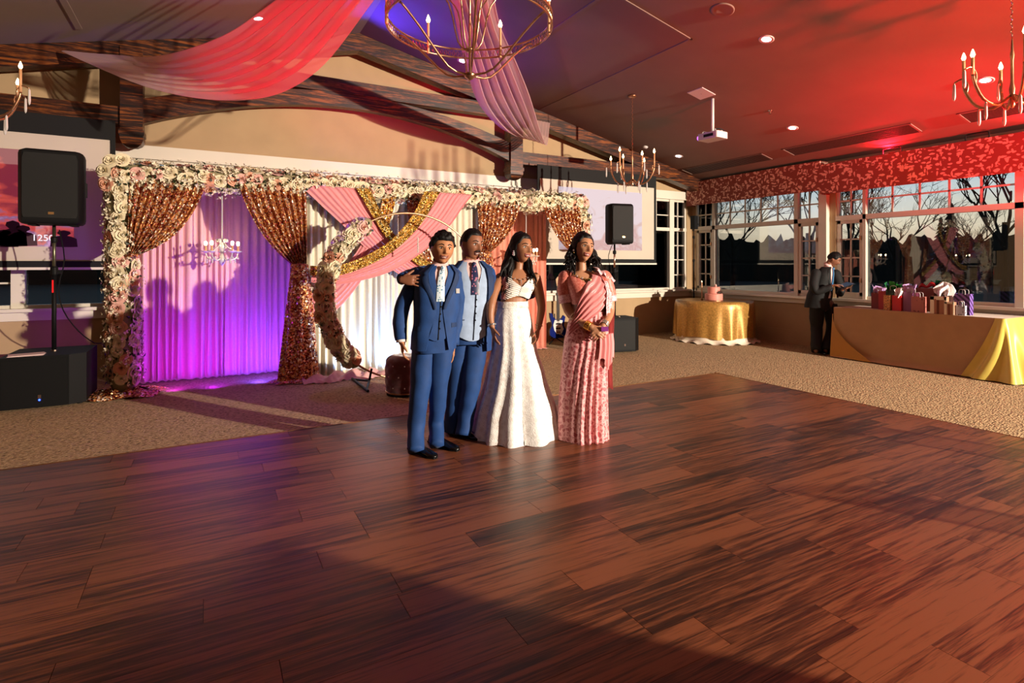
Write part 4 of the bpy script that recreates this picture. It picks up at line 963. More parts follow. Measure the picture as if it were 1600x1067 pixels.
# ================================================================ TABLES
M['goldcloth'] = P('gold_damask', 'b98a45', .35, .35, nscale=40, namp=.3, bump=.3, bscale=60)
M['liner'] = P('white_liner', 'e6d6c0', .7)
t = thing('cake_table', 'round cake table under a pleated gold cloth in the far corner', 'table', (8.53, 7.46, 0))
ct = t
def tc_(u, v):
    a = 2*PI*u; k = 17
    if v < .25: r = .70*v/.25; return (r*math.cos(a), r*math.sin(a), .765)
    w_ = (v-.25)/.75; f = abs(math.sin(a*k/2))**1.5; r = .705+.02*min(1, w_*8)+(.06*f-.015)*w_*(.6+.4*math.sin(a*3+1)); z = .762-.66*w_-.02*math.sin(a*5)*w_
    return (r*math.cos(a), r*math.sin(a), z)
MB().grid(tc_, 170, 20).build('gold_cloth', M['goldcloth'], t, smooth=True, label='pleated gold cloth')
def tl(u, v):
    a = 2*PI*u; r = .69+.05*v+.02*math.sin(a*11)*v+(.06 if v > .85 else 0); return (r*math.cos(a), r*math.sin(a), max(.012, .22-.25*v)+.02*math.sin(a*19)*(v > .7))
MB().grid(tl, 120, 8).build('under_cloth', M['liner'], t, smooth=True, label='white cloth pooled on the carpet')
for k in range(4): a = PI/4+k*PI/2; MB().cyl((.5*math.cos(a), .5*math.sin(a), .0), (.5*math.cos(a), .5*math.sin(a), .74), .02).build('leg', M['black'], t)
p = Vector((8.34, 7.30, .767)); t = thing('cake', 'two-tier pink cake with floral topper on the gold table', 'cake', p)
M['icing'] = P('pink_icing', 'e09080', .5, nscale=10, namp=.06)
MB().lathe([(0, 0), (.19, 0), (.19, .012), (0, .012)], 32).build('board', M['brass'], t)
MB().lathe([(.0, .012), (.155, .012), (.16, .02), (.16, .125), (.15, .135), (0, .135)], 36).build('lower_tier', M['icing'], t, smooth=False)
MB().lathe([(.0, .135), (.108, .135), (.112, .14), (.112, .25), (.104, .26), (0, .26)], 32).build('upper_tier', M['icing'], t)
m = MB()
for k in range(60): q = Vector((.02+random.uniform(-.05, .05), -.118-random.random()*.03, .155+random.uniform(-.02, .025))); leafm(m, q, .022, (0, -1, .2))
for k in range(20): q = Vector((.15+random.uniform(-.02, .03), -.07-random.random()*.03, .07+random.uniform(-.03, .03))); leafm(m, q, .022, (.6, -1, .2))
m.build('sugar_leaves', P('dark_sugar_leaves', '3a1c14', .6), t, kind='stuff')
put_rose(t, (0, -.12, .15), (0, -1, .3), .03); 
m = MB(); m.ball((.05, .0, .275), .025, 8, 6); m.ball((.03, -.02, .29), .02, 8, 6); m.build('topper', M['rose_b'], t, smooth=True)
t = thing('taper_candle', 'thin lit taper on the cake table behind the cake', 'candle', (8.30, 7.55, .767)); MB().cyl((0, 0, 0), (0, 0, .02), .03, 12).build('holder', M['brass'], t); MB().cyl((0, 0, .02), (0, 0, .34), .009, 8).build('wax', M['candle'], t)
MB().lathe([(0, 0), (.006, .008), (.003, .025), (0, .03)], 8, (0, 0, .34)).build('flame', M['bulb'], t)

# gift table with draped cloth
TX0, TX1, TY0, TY1, TZ = 8.62, 9.30, 3.05, 5.18, .775
M['tan'] = P('champagne_cloth', 'b8946a', .75, nscale=6, namp=.06, sheen=.2); M['yellow'] = P('yellow_satin', 'd9c45e', .38, nscale=6, namp=.05)
t = thing('gift_table', 'long gift table under a champagne cloth with yellow satin corners', 'table', (0, 0, 0))
MB().box(TX0, TX1, TY0, TY1, TZ-.03, TZ).build('tabletop', M['tan'], t)
for x in (TX0+.08, TX1-.08):
    for y in (TY0+.1, TY1-.1): MB().cyl((x, y, 0), (x, y, TZ-.03), .018).build('leg', M['black'], t)
def gc(u, v):
    # front fall (u along the table) - slight waves, hem drags on the carpet
    y = TY1+(TY0-TY1)*u; w_ = v; x = TX0-.008-.03*w_-.02*w_*math.sin(u*19)*(.5+.5*math.sin(u*7)); z = TZ+.002+(.014-TZ)*min(1, w_*1.0)
    if v > .95: x -= (v-.95)*1.4
    return (x, y, z)
MB().grid(gc, 90, 20).build('cloth_front', M['tan'], t, smooth=True)
MB().box(TX0-.008, TX1, TY0, TY1, TZ, TZ+.005).build('cloth_top', M['tan'], t)
def gl(u, v):
    a = u*PI*.5; x = TX0-.01+.35*u*(1)+0; y = TY1+.01+.10*v*math.sin(PI*u)-.0; z = TZ+(.014-TZ)*v
    return (x-.10*v*(1-u), y+.05*v*(1-u)+.03*math.sin(u*14)*v, z)
def wrap(top, bot, nf, amp, name, mat, label=None):
    top = [Vector(q) for q in top]; bot = [Vector(q) for q in bot]
    def fn(u, v):
        a = cr_(top, u); b_ = cr_(bot, u); p = a.lerp(b_, v); s_ = .06*math.sin(PI*v); f = math.cos(u*nf*2*PI+1.6*v)
        d = (b_-a); d.z = 0; d = d.normalized() if d.length > 1e-4 else Vector((-1, 0, 0)); q = p+d*(amp*f*v-s_*.6); q.z = a.z+(max(.014, b_.z)-a.z)*(v**.92); return q
    return MB().grid(fn, 90, 26).build(name, mat, t, smooth=True, label=label)
wrap([(TX0-.012, TY0+.10, TZ+.004), (TX0-.014, TY0-.01, TZ+.004), (TX0+.25, TY0-.015, TZ+.004), (TX1, TY0-.012, TZ+.004)],
     [(TX0-.12, TY0+.42, .015), (TX0-.17, TY0-.10, .015), (TX0+.12, TY0-.38, .015), (TX1, TY0-.26, .015)], 5, .045, 'satin_end', M['yellow'], 'yellow satin end fall')
def gs(u, v):
    y = TY1+.012-(.01+.62*v**2.2)*u; return (TX0-.03-.065*v-.03*v*u, y, .66*(1-v)**.9+.016)
MB().grid(gs, 20, 20).build('satin_corner', P('amber_satin', 'c08a34', .4), t, smooth=True, label='amber satin corner fold')
MB().box(TX0-.005, TX1, TY1, TY1+.006, .02, TZ).build('cloth_left_end', M['tan'], t)

def gift_bag(label, px, w, h, d, mat, Y=None, x=None, tissue=None, rz=0, ribbon=None, handles=True):
    y = Y; t = thing('gift_bag', label, 'gift bag', (x or 8.84, y, TZ+.006), rz-PI/2)
    m = MB(); hw = w/2; hd = d/2; m.loft([[(-hw, -hd, 0), (hw, -hd, 0), (hw, hd, 0), (-hw, hd, 0)], [(-hw, -hd, h), (hw, -hd, h), (hw, hd, h), (-hw, hd, h)]], cap=False); m.add([(-hw, -hd, 0), (hw, -hd, 0), (hw, hd, 0), (-hw, hd, 0)], [(0, 1, 2, 3)])
    m.box(-hw+.002, hw-.002, -hd+.002, hd-.002, 0, h*.8); m.build('bag', mat, t)
    if handles:
        for s in (-1, 1): MB().tube([(-hw*.4, s*hd, h-.01), (-hw*.35, s*hd, h+.05), (hw*.35, s*hd, h+.05), (hw*.4, s*hd, h-.01)], .003, n=5).build('handle', ribbon or M['white'], t)
    if tissue:
        m = MB(); rnd = random.Random(hash(label) % 999 if False else len(label))
        for k in range(9):
            a = rnd.uniform(0, 6.28); x0, y0 = rnd.uniform(-hw*.7, hw*.7), rnd.uniform(-hd*.6, hd*.6); tip = Vector((x0+.05*math.cos(a), y0+.03*math.sin(a), h+rnd.uniform(.04, .11))); b0 = Vector((x0, y0, h*.85)); pr = Vector((-math.sin(a), math.cos(a), 0))*.035
            m.add([b0-pr, b0+pr, tip+pr*1.2, tip-pr*1.1+Vector((0, 0, .02))], [(0, 1, 2, 3)])
        m.build('tissue_paper', tissue, t)
    return t
def pat(name, bg_, fg, scale, kind='v', thr=.3):
    k = NT(name); co = k.coord()
    if kind == 'v': n = k.n('TexVoronoi'); n.inputs['Scale'].default_value = scale; k.l(co, n.inputs[0]); f = n.outputs['Distance']
    else:
        n = k.n('TexWave', bands_direction='X' if kind == 'x' else 'DIAGONAL'); n.inputs['Scale'].default_value = scale; k.l(co, n.inputs[0]); f = n.outputs['Fac']
    k.l(k.ramp(f, [(thr, lin(fg)), (thr+.06, lin(bg_))]), k.b.inputs['Base Color']); k.b.inputs['Roughness'].default_value = .4; return k.m
lil = P('lilac_tissue', 'c9a0d4', .6); wht = P('white_tissue', 'f0e4e0', .6); grn = P('green_foil', '2c8a3c', .2, .5); redb = P('red_bag', 'b01820', .35)
def Yt(px, z=.9, x=8.84): return atX(px, 450, x).y
gift_bag('dark red gift bag with lilac tissue, leftmost on the table', 0, .14, .24, .09, P('dark_red_bag', '7a141c', .4), Yt(1368), 8.90, lil)
gift_bag('plain red gift bag second from the left on the table', 0, .10, .27, .08, redb, Yt(1381), 8.83)
gift_bag('green patterned gift bag with leopard-print panel', 0, .20, .30, .10, pat('green_print', '16301a', '2f7a34', 26), Yt(1401), 8.80, grn)
gift_bag('small leopard-print gift bag before the green one', 0, .085, .22, .05, pat('leopard_print', 'd89a5a', '2a120a', 60, thr=.35), Yt(1395), 8.70, None, handles=False)
gift_bag('bright red gift bag with white tissue in the middle', 0, .12, .22, .08, P('bright_red_bag', 'd0141c', .35), Yt(1409), 8.74, wht)
gift_bag('purple striped gift bag with lilac tissue', 0, .16, .27, .10, pat('purple_stripes', '5a2038', 'b070a8', 26, 'x', .4), Yt(1427), 8.78, lil)
t = thing('gift_box', 'brown gift box with a red bow behind the pink bag', 'gift box', (9.0, Yt(1448, x=9.0), TZ+.006), -PI/2); MB().box(-.13, .13, -.1, .1, 0, .33).build('box', P('brown_card', '7a4028', .7), t)
m = MB(); m.tube([(-.1, 0, .33), (-.06, 0, .37), (0, 0, .345), (.06, 0, .39), (.11, 0, .36)], [.01, .03, .015, .035, .01], n=8, flat=.5); m.build('bow', redb, t, smooth=True)
gift_bag('dusty pink gift bag printed with dark sprigs', 0, .16, .22, .08, pat('pink_sprigs', 'b06a60', '6a2c30', 22, thr=.22), Yt(1444), 8.70)
def frame_box(label, Y, x, w, h, d, mat):
    t = thing('gift_box', label, 'gift box', (x, Y, TZ+.006), -PI/2); hw = w/2
    MB().box(-hw, hw, -d/2+.004, d/2, 0, h).build('box', P('card_inside', 'a8785c', .7), t)
    f = MB(); b = w*.24; f.box(-hw-.001, -hw+b, -d/2, -d/2+.004, 0, h).box(hw-b*.6, hw+.001, -d/2, -d/2+.004, 0, h).box(-hw, hw, -d/2, -d/2+.004, h-b, h+.001); f.build('window_card', mat, t, label='cream card front with a cut-out window')
    MB().box(-hw*.2, hw*.1, -d/2+.001, -d/2+.004, 0, h-b).build('contents', P('brown_contents', '6a3a2a', .7), t)
frame_box('cream windowed gift box with a flower in its corner', Yt(1468, x=8.66), 8.66, .19, .235, .07, pat('cream_card', 'efe6cc', 'c04a50', 14, thr=.12))
frame_box('smaller cream windowed gift box beside the larger one', Yt(1485, x=8.64), 8.64, .105, .17, .07, P('cream_card_plain', 'f0e6cc', .6))
gift_bag('dark brown gift bag overflowing with white tissue', 0, .14, .24, .10, P('brown_bag', '3c1a14', .5), Yt(1478, x=8.95), 8.95, None)
t = thing('tissue_bloom', 'crumpled white tissue bursting from the dark brown bag', 'tissue paper', (8.95, Yt(1474, x=8.95), TZ+.25)); m = MB()
m.grid(lambda u, v: (.07*math.sin(PI*v)*math.cos(2*PI*u)*(1+.45*math.sin(u*2*PI*7+v*9)), .10*math.sin(PI*v)*math.sin(2*PI*u)*(1+.45*math.cos(u*2*PI*5)), .06+.085*math.cos(PI*v)*(1+.5*math.sin(u*2*PI*6+v*13))), 44, 16); m.build('paper', wht, t)
gift_bag('blue and purple striped gift bag at the right of the gifts', 0, .17, .28, .10, pat('blue_stripes', '3a2058', '8c6ac0', 9, 'd', .45), Yt(1506, x=8.78), 8.78, None)
gift_bag('small silver sequined gift bag in front of the striped one', 0, .10, .13, .05, pat('silver_sequins', 'b8c0d8', '4a5040', 40, thr=.3), Yt(1502, x=8.66), 8.66, None)

# ---------------------------------------------------------------- unseen blocker added to shade the dance floor, and spindle chairs casting shadows there
bd = math.atan2(-.606, -.795)
t = thing('shadow_blocker', 'unseen dark counter-shaped blocker added behind the camera to shade the dance floor', 'shadow blocker', (3.6, -.85, 0), bd)
MB().box(0, 3.0, -.2, .25, .02, 1.10).build('cabinet', M['beam'], t); MB().box(-.05, 3.05, -.27, .30, 1.10, 1.15).build('blocker_top', M['beam'], t)
for k in range(4): MB().box(.08+.73*k, .73+.73*k, .25, .262, .15, 1.0).build('panel', M['beam'], t); MB().box(.08+.73*k, .73+.73*k, -.212, -.2, .15, 1.0).build('panel', M['beam'], t)
MB().box(.03, 2.97, -.18, .23, 0, .02).build('plinth', M['black'], t)
gch = P('gold_chair', '9c7434', .35, .6)
ch = thing('spindle_chair', 'gold spindle-back chair behind the camera, its shadow on the floor', 'chair', (4.92, -.72, .0), -.45)
MB().box(-.2, .2, -.2, .2, .44, .47).build('seat', M['liner'], ch)
for x in (-.19, .19):
    MB().cyl((x, -.19, 0), (x, -.19, .44), .013).build('leg', gch, ch); MB().tube([(x, .19, 0), (x, .19, .45), (x*.97, .23, .93)], .013, n=8).build('leg', gch, ch)
for z in (.56, .86, .925): MB().cyl((-.19, .205+.03*(z-.5), z), (.19, .205+.03*(z-.5), z), .011).build('back_rail', gch, ch)
for k in range(5): x = -.127+.0635*k; MB().cyl((x, .207, .56), (x, .222, .86), .007, 7).build('spindle', gch, ch)
copy_thing(ch, (5.95, -.15, 0), -.4, 'second gold spindle-back chair behind the camera, nearer the windows')
# ================================================================ PEOPLE
def smst(a, b, x): t = min(1, max(0, (x-a)/(b-a))); return t*t*(3-2*t)
def ga(x, s): return math.exp(-(x/s)**2)
def head_pt(a, ph, k=None):
    k = k or {}
    sx = math.sin(a)*math.cos(ph); sy = -math.cos(a)*math.cos(ph); z = math.sin(ph)
    w = k.get('w', .66); x = w*sx; y = (.80 if sy < 0 else .84)*sy; t = max(0, -z)
    x *= 1-k.get('jaw', .34)*t**1.7; y *= (1-.10*t) if y < 0 else (1-.50*t**1.3)
    if z > 0: x *= 1+.10*z*(1-z)*2
    f = max(0, math.cos(a))**.6 if math.cos(a) > 0 else 0
    d = 0
    n = k.get('nose', 1)
    if z < .14:
        hgt = .03+.22*min(1, (.14-z)/.40); cut = 1 if z > -.27 else max(0, 1-(-.27-z)/.06)
        d += n*hgt*cut*ga(x, .085+.05*smst(-.05, -.25, z))
    d += .035*ga(z-.17, .09)*ga(abs(x)-.25, .22)
    d -= .085*ga(abs(x)-.27, .15)*ga(z-.03, .11)
    d += .045*ga(x, .26)*ga(z+.50, .12)
    d += .09*ga(x, .20)*ga(z+.86, .14)*k.get('chin', 1)
    d += .05*ga(abs(x)-.36, .16)*ga(z+.26, .18)
    d -= .03*ga(x, .3)*ga(z+.68, .07)
    return Vector((x, y-d*f, z))
def face_xz(x, z, k=None):
    ph = math.asin(max(-1, min(1, z))); t = max(0, -z); w = (k or {}).get('w', .66)*(1-(k or {}).get('jaw', .34)*t**1.7)
    if z > 0: w *= 1+.10*z*(1-z)*2
    s = max(-1, min(1, x/(w*math.cos(ph)))); return head_pt(math.asin(s), ph, k)
def closed_grid(fn, nu, nv):
    """closed surface from fn(a, ph)"""
    m = MB(); vs = [fn(0, -PI/2+.001)]
    for j in range(1, nv):
        for i in range(nu): vs.append(fn(2*PI*i/nu, -PI/2+PI*j/nv))
    vs.append(fn(0, PI/2-.001)); fs = []
    for i in range(nu): fs.append((0, 1+(i+1) % nu, 1+i))
    for j in range(nv-2):
        for i in range(nu): q = (i+1) % nu; fs.append((1+j*nu+i, 1+j*nu+q, 1+(j+1)*nu+q, 1+(j+1)*nu+i))
    L = len(vs)-1
    for i in range(nu): fs.append((L, 1+(nv-2)*nu+i, 1+(nv-2)*nu+(i+1) % nu))
    return m.add(vs, fs)
class Torso:
    def __init__(s, lv): s.lv = sorted(lv)
    def at(s, z):
        L = s.lv
        if z <= L[0][0]: return L[0][1:]
        for i in range(len(L)-1):
            if z <= L[i+1][0]:
                t = (z-L[i][0])/(L[i+1][0]-L[i][0]); t = t*.5+.5*t*t*(3-2*t); return tuple(p*(1-t)+q*t for p, q in zip(L[i][1:], L[i+1][1:]))
        return L[-1][1:]
    def pt(s, z, ang, off=0, e=.85):
        cx, cy, a, b, az = s.at(z); sn, cs = math.sin(ang), math.cos(ang)
        x = (a+off)*math.copysign(abs(sn)**e, sn); y = -(b+off)*math.copysign(abs(cs)**e, cs); A_ = math.radians(az)
        return Vector((cx+x*math.cos(A_)-y*math.sin(A_), cy+x*math.sin(A_)+y*math.cos(A_), z))
    def shell(s, z0, z1, nz, gap, off, nu=44, wr=.004, wf=9, hem=None):
        def fn(u, v):
            g0 = gap(z0+(z1-z0)*v); g0 = g0 if isinstance(g0, tuple) else (g0, g0); ang = g0[0]+(2*PI-g0[0]-g0[1])*u; z = z0+(z1-z0)*v
            zz = z
            if hem: zz = z+(1-v)*hem(ang)
            p = s.pt(z, ang, off); p.z = zz
            return s.pt(z, ang, off+wr*noise.noise(p*wf)*2).xy.to_3d()+Vector((0, 0, zz))
        m = MB().grid(fn, nu, nz)
        # turned-in edges give the cloth thickness
        def ed(i):
            def f(u, v):
                z = z0+(z1-z0)*v; g0 = gap(z); g0 = g0 if isinstance(g0, tuple) else (g0, g0); ang = g0[0] if i == 0 else 2*PI-g0[1]
                q = s.pt(z, ang, off-.012*u); return Vector((q.x, q.y, z+(1-v)*(hem(ang) if hem else 0)))
            return f
        g = gap((z0+z1)/2); g = max(g) if isinstance(g, tuple) else g
        if g > .02: m.grid(ed(0), 1, nz); m.grid(ed(1), 1, nz)
        return m
    def strip(s, z0, z1, n, a0, a1, off):
        """narrow strip on the surface between angles a0(z), a1(z)"""
        def fn(u, v): z = z0+(z1-z0)*v; return s.pt(z, a0(z)+(a1(z)-a0(z))*u, off+.004*math.sin(PI*u))
        return MB().grid(fn, 4, n)
class Person:
    def __init__(s, label, px0, D, skin, k=None):
        s.px0, s.D = px0, D; loc = AX*D+RT*((px0-800)/FPX*D)
        s.t = thing('person', label, 'person', loc, -YAW); s.b = MB(); s.skin = skin; s.k = k or {}
    def p(s, px, py, dy=0): D = s.D+dy; return Vector(((px-800)/FPX*D-(s.px0-800)/FPX*s.D, dy, EYE+(HY-py)/FPX*D))
    def fl(s, px, py, z=0): D = FPX*(EYE-z)/(py-HY); return Vector(((px-800)/FPX*D-(s.px0-800)/FPX*s.D, D-s.D, z))
    def head(s, c, az, nod=0, roll=0, hh=.115):
        s.hh = hh; s.hc = Vector(c); s.HM = Matrix.Translation(s.hc) @ Matrix.Rotation(math.radians(az), 4, 'Z') @ Matrix.Rotation(math.radians(nod), 4, 'X') @ Matrix.Rotation(math.radians(roll), 4, 'Y') @ Matrix.Scale(hh, 4)
        g = closed_grid(lambda a, ph: s.HM @ head_pt(a, ph, s.k), 56, 44); s.b.add(g.v, g.f)
        for sd in (-1, 1): s.b.ball(s.HM @ Vector((sd*.66, .06, -.02)), hh, 10, 8, (.07, .14, .24), (Matrix.Rotation(math.radians(az), 3, 'Z')))
    def neck(s, base, r=.055): s.b.tube([s.HM @ Vector((0, .22, -.55)), (Vector(base)+(s.HM @ Vector((0, .22, -.55))))/2, Vector(base)], [r*.92, r*.95, r*1.12], n=16, round_=True)
    def X(s, x, y, z): return s.HM @ Vector((x, y, z))
    def fp(s, x, z, off=0): q = face_xz(x, z, s.k); return s.HM @ (q+Vector((0, -off, 0)))
    def face(s, smile=1, brow=M['black'], teeth=True, lips='7a3a30', moustache=False, eye_h=1):
        t = s.t; hh = s.hh; rot = s.HM.to_3x3().normalized()
        for sd in (-1, 1):
            e = s.fp(sd*.27, .03, -.045); MB().ball(e, hh*.115, 12, 9, (1.05, .75, .62*eye_h), rot).build('eye', P_('eye_white'), t, smooth=True)
            MB().ball(e+rot @ Vector((0, -hh*.070, 0)), hh*.056, 10, 8, (1, .5, 1.0*eye_h), rot).build('iris', P_('iris'), t, smooth=True)
            MB().tube([s.fp(sd*.15, .10, .0), s.fp(sd*.27, .125, .0), s.fp(sd*.40, .07, .0)], [hh*.016, hh*.022, hh*.014], n=6).build('eyelid', P_('lash'), t, smooth=True)
            MB().tube([s.fp(sd*.12, .22, .01), s.fp(sd*.27, .285, .01), s.fp(sd*.44, .22, .01)], [hh*.030, hh*.036, hh*.016], n=7, flat=.7).build('eyebrow', P_('hair'), t, smooth=True)
        lp = P('lip_'+lips, lips, .45)
        sm = .06*smile; op = .07 if teeth else .02
        MB().tube([s.fp(-.25, -.47+sm, .0), s.fp(-.12, -.47, .015), s.fp(0, -.465, .03), s.fp(.12, -.47, .015), s.fp(.25, -.47+sm, .0)], [hh*.02, hh*.034, hh*.036, hh*.034, hh*.02], n=7).build('upper_lip', lp, t, smooth=True)
        MB().tube([s.fp(-.25, -.47+sm, .0), s.fp(-.13, -.50-op, .012), s.fp(0, -.52-op, .025), s.fp(.13, -.50-op, .012), s.fp(.25, -.47+sm, .0)], [hh*.02, hh*.038, hh*.046, hh*.038, hh*.02], n=7).build('lower_lip', lp, t, smooth=True)
        if teeth:
            m = MB(); m.grid(lambda u, v: s.fp((u-.5)*.40, -.475+sm*abs(u-.5)*1.6-(.03+op)*v*(1-(2*u-1)**2*.7), .006), 12, 4); m.build('teeth', P_('teeth'), t, smooth=True)
        if moustache:
            MB().tube([s.fp(-.27, -.43, .01), s.fp(-.14, -.385, .03), s.fp(0, -.365, .04), s.fp(.14, -.385, .03), s.fp(.27, -.43, .01)], [hh*.02, hh*.06, hh*.06, hh*.06, hh*.02], n=8, flat=.7).build('moustache', P_('hair'), t, smooth=True)
    def cap(s, th, line, rough=.02, seed=0, name='hair', nu=72, nv=54):
        """hair cap: th thickness over the scalp; line(a) gives the hairline height (units of hh)"""
        def fn(a, ph):
            q = head_pt(a, ph, dict(s.k, nose=0)); aa = a if a <= PI else a-2*PI; m = smst(line(abs(aa))-.06, line(abs(aa))+.10, q.z)
            d = q.normalized(); nn = noise.noise(q*5+Vector((seed, 0, 0)))*rough*2+noise.noise(q*13+Vector((seed, 3, 0)))*rough
            return s.HM @ (q*(1+(-.07)*(1-m))+d*((th(abs(aa), q.z)+nn)*.8)*m)
        closed_grid(fn, nu, nv).build(name, P_('hair'), s.t, smooth=True)
    def limb(s, pts, rad, **k): s.b.tube(pts, rad, n=k.pop('n', 14), round_=True, **k)
    def hand(s, wrist, d, up, side=1, L=.175, curl=.5, spread=.10, thumb_curl=.3):
        """d: wrist->fingers direction, up: back of the hand, side: +1 thumb toward d x up"""
        w = Vector(wrist); d = Vector(d).normalized(); up = Vector(up); up = (up-d*up.dot(d)).normalized(); sd = d.cross(up)*side
        pl = L*.50; pw = L*.23
        rings = []
        for t, ww, hh in ((-.10, .60, .085), (0.0, .62, .085), (.25, .80, .088), (.6, .98, .082), (.9, .98, .070), (1.0, .86, .045)):
            c = w+d*pl*t; rings.append([c+sd*math.cos(q*PI/7)*pw*ww+up*math.sin(q*PI/7)*L*hh for q in range(14)])
        s.b.loft(rings)
        for i, (o, ln) in enumerate(((.76, .42), (.27, .48), (-.24, .45), (-.72, .34))):
            base = w+d*pl*.88+sd*pw*o; dd = (d+sd*spread*o).normalized(); ln *= L; c1 = curl*(.55+.06*i); r = L*.046*(1 if i < 3 else .85)
            q = [base]; a = c1*.5
            for seg in (.42, .32, .26): q.append(q[-1]+(dd*math.cos(a)-up*math.sin(a))*ln*seg); a += c1*.9
            s.b.tube(q, [r*1.05, r, r*.92, r*.8], n=8, sub=2, round_=True)
        b0 = w+d*pl*.22+sd*pw*.62-up*L*.02; td = (d*.72+sd*.70-up*.25).normalized(); t2 = (td-sd*thumb_curl*1.2-up*thumb_curl*.4).normalized()
        s.b.tube([b0, b0+td*L*.17, b0+td*L*.17+t2*L*.15, b0+td*L*.17+t2*L*.26], [L*.075, L*.062, L*.053, L*.042], n=8, sub=2, round_=True)
    def finish(s, voxel=.0048):
        me = s.b.mesh('body_src', s.skin); o = bpy.data.objects.new('src', me); C.objects.link(o)
        r = o.modifiers.new('r', 'REMESH'); r.mode = 'VOXEL'; r.voxel_size = voxel; r.use_smooth_shade = True
        q = o.modifiers.new('s', 'SMOOTH'); q.iterations = 2; q.factor = .5
        nm = bpy.data.meshes.new_from_object(o.evaluated_get(bpy.context.evaluated_depsgraph_get())); bpy.data.objects.remove(o)
        nm.polygons.foreach_set('use_smooth', [True]*len(nm.polygons)); nm.materials.clear(); nm.materials.append(s.skin); nm.name = 'body'
        b = bpy.data.objects.new('body', nm); C.objects.link(b); b.parent = s.t; return b
_pm = {}
def P_(n):
    if n not in _pm:
        _pm[n] = {'eye_white': lambda: P('eye_white', 'e8e0d8', .25), 'iris': lambda: P('iris', '120a06', .15), 'lash': lambda: P('lash_line', '140c0a', .6), 'hair': lambda: P('black_hair', '0b0706', .55, nscale=60, namp=.5, bump=.6, bscale=120, spec=.25),
                  'teeth': lambda: P('teeth', 'efe8de', .3)}[n]()
    return _pm[n]
def skin(name, c): return P(name, c, .48, nscale=14, namp=.06, bump=.04, bscale=120)
def fabric(name, c, rough=.75, bs=220, b=.25, sheen=.2, ns=18, na=.12): return P(name, c, rough, nscale=ns, namp=na, bump=b, bscale=bs, sheen=sheen)
navy = fabric('blue_suit_wool', '0b3a74', sheen=.05); navy2 = fabric('dark_blue_lapel', '082a56', sheen=.0); shirt = P('pale_pink_shirt', 'e8bdb8', .7); greyw = fabric('light_grey_waistcoat', 'a3b6d2', .8, sheen=.05)
blk = fabric('black_suit_cloth', '050506', .8, sheen=0); shoe_m = P('black_leather', '060606', .25)
def tie_mat(name, a, b, sc_): return pat(name, a, b, sc_, 'v', .28)
def shoe(P0, heel, toe, w=.045, h=.075, mat=None, name='shoe'):
    a = Vector(heel); b = Vector(toe); a.z = b.z = 0; L = (b-a).length; d = (b-a).normalized(); n = Vector((-d.y, d.x, 0)); m = MB(); rings = []
    for t, ww, hh in ((0, .5, .6), (.04, .72, .9), (.15, .82, 1.0), (.32, .80, .95), (.5, .86, .70), (.7, 1.0, .55), (.86, .92, .46), (.96, .6, .36), (1, .25, .25)):
        c = a+d*L*t; r = []
        for k in range(12):
            q = 2*PI*k/12; z = h*hh*(.5+.5*math.sin(q)); x = w*ww*math.cos(q)*(1.12 if z < h*.25 else .9); r.append(c+n*x+Vector((0, 0, z+.022)))
        rings.append(r)
    m.loft(rings)
    s_ = MB(); s_.prism([tuple((a+d*L*t+n*w*ww*1.12*sg).xy) for sg, seq in ((1, (0, .15, .32, .5, .7, .86, 1)), (-1, (1, .86, .7, .5, .32, .15, 0))) for t in seq for ww in [dict(((0, .6), (.15, .85), (.32, .8), (.5, .86), (.7, 1.0), (.86, .9), (1, .35)))[t]]], .020, .030)
    o = auto_smooth(m.build(name, mat or shoe_m, P0.t), 60); s_.build('sole', M['black'], o); return o
def collar(P0, c, r, tilt, h=.038, az=0, mat=None):
    az = math.radians(az)
    def fn(u, v):
        a = .32+(2*PI-.64)*u; rr = r*(1.0+.16*(1-v)); dz = -.035*math.cos(a)*.8; x = math.sin(a)*rr; y = -math.cos(a)*rr
        if u < .08 or u > .92: dz -= .02*(1-v)
        return Vector(c)+Vector((x*math.cos(az)-y*math.sin(az), x*math.sin(az)+y*math.cos(az), dz+h*v))
    MB().grid(fn, 30, 4).build('collar', mat or shirt, P0.t, smooth=True)
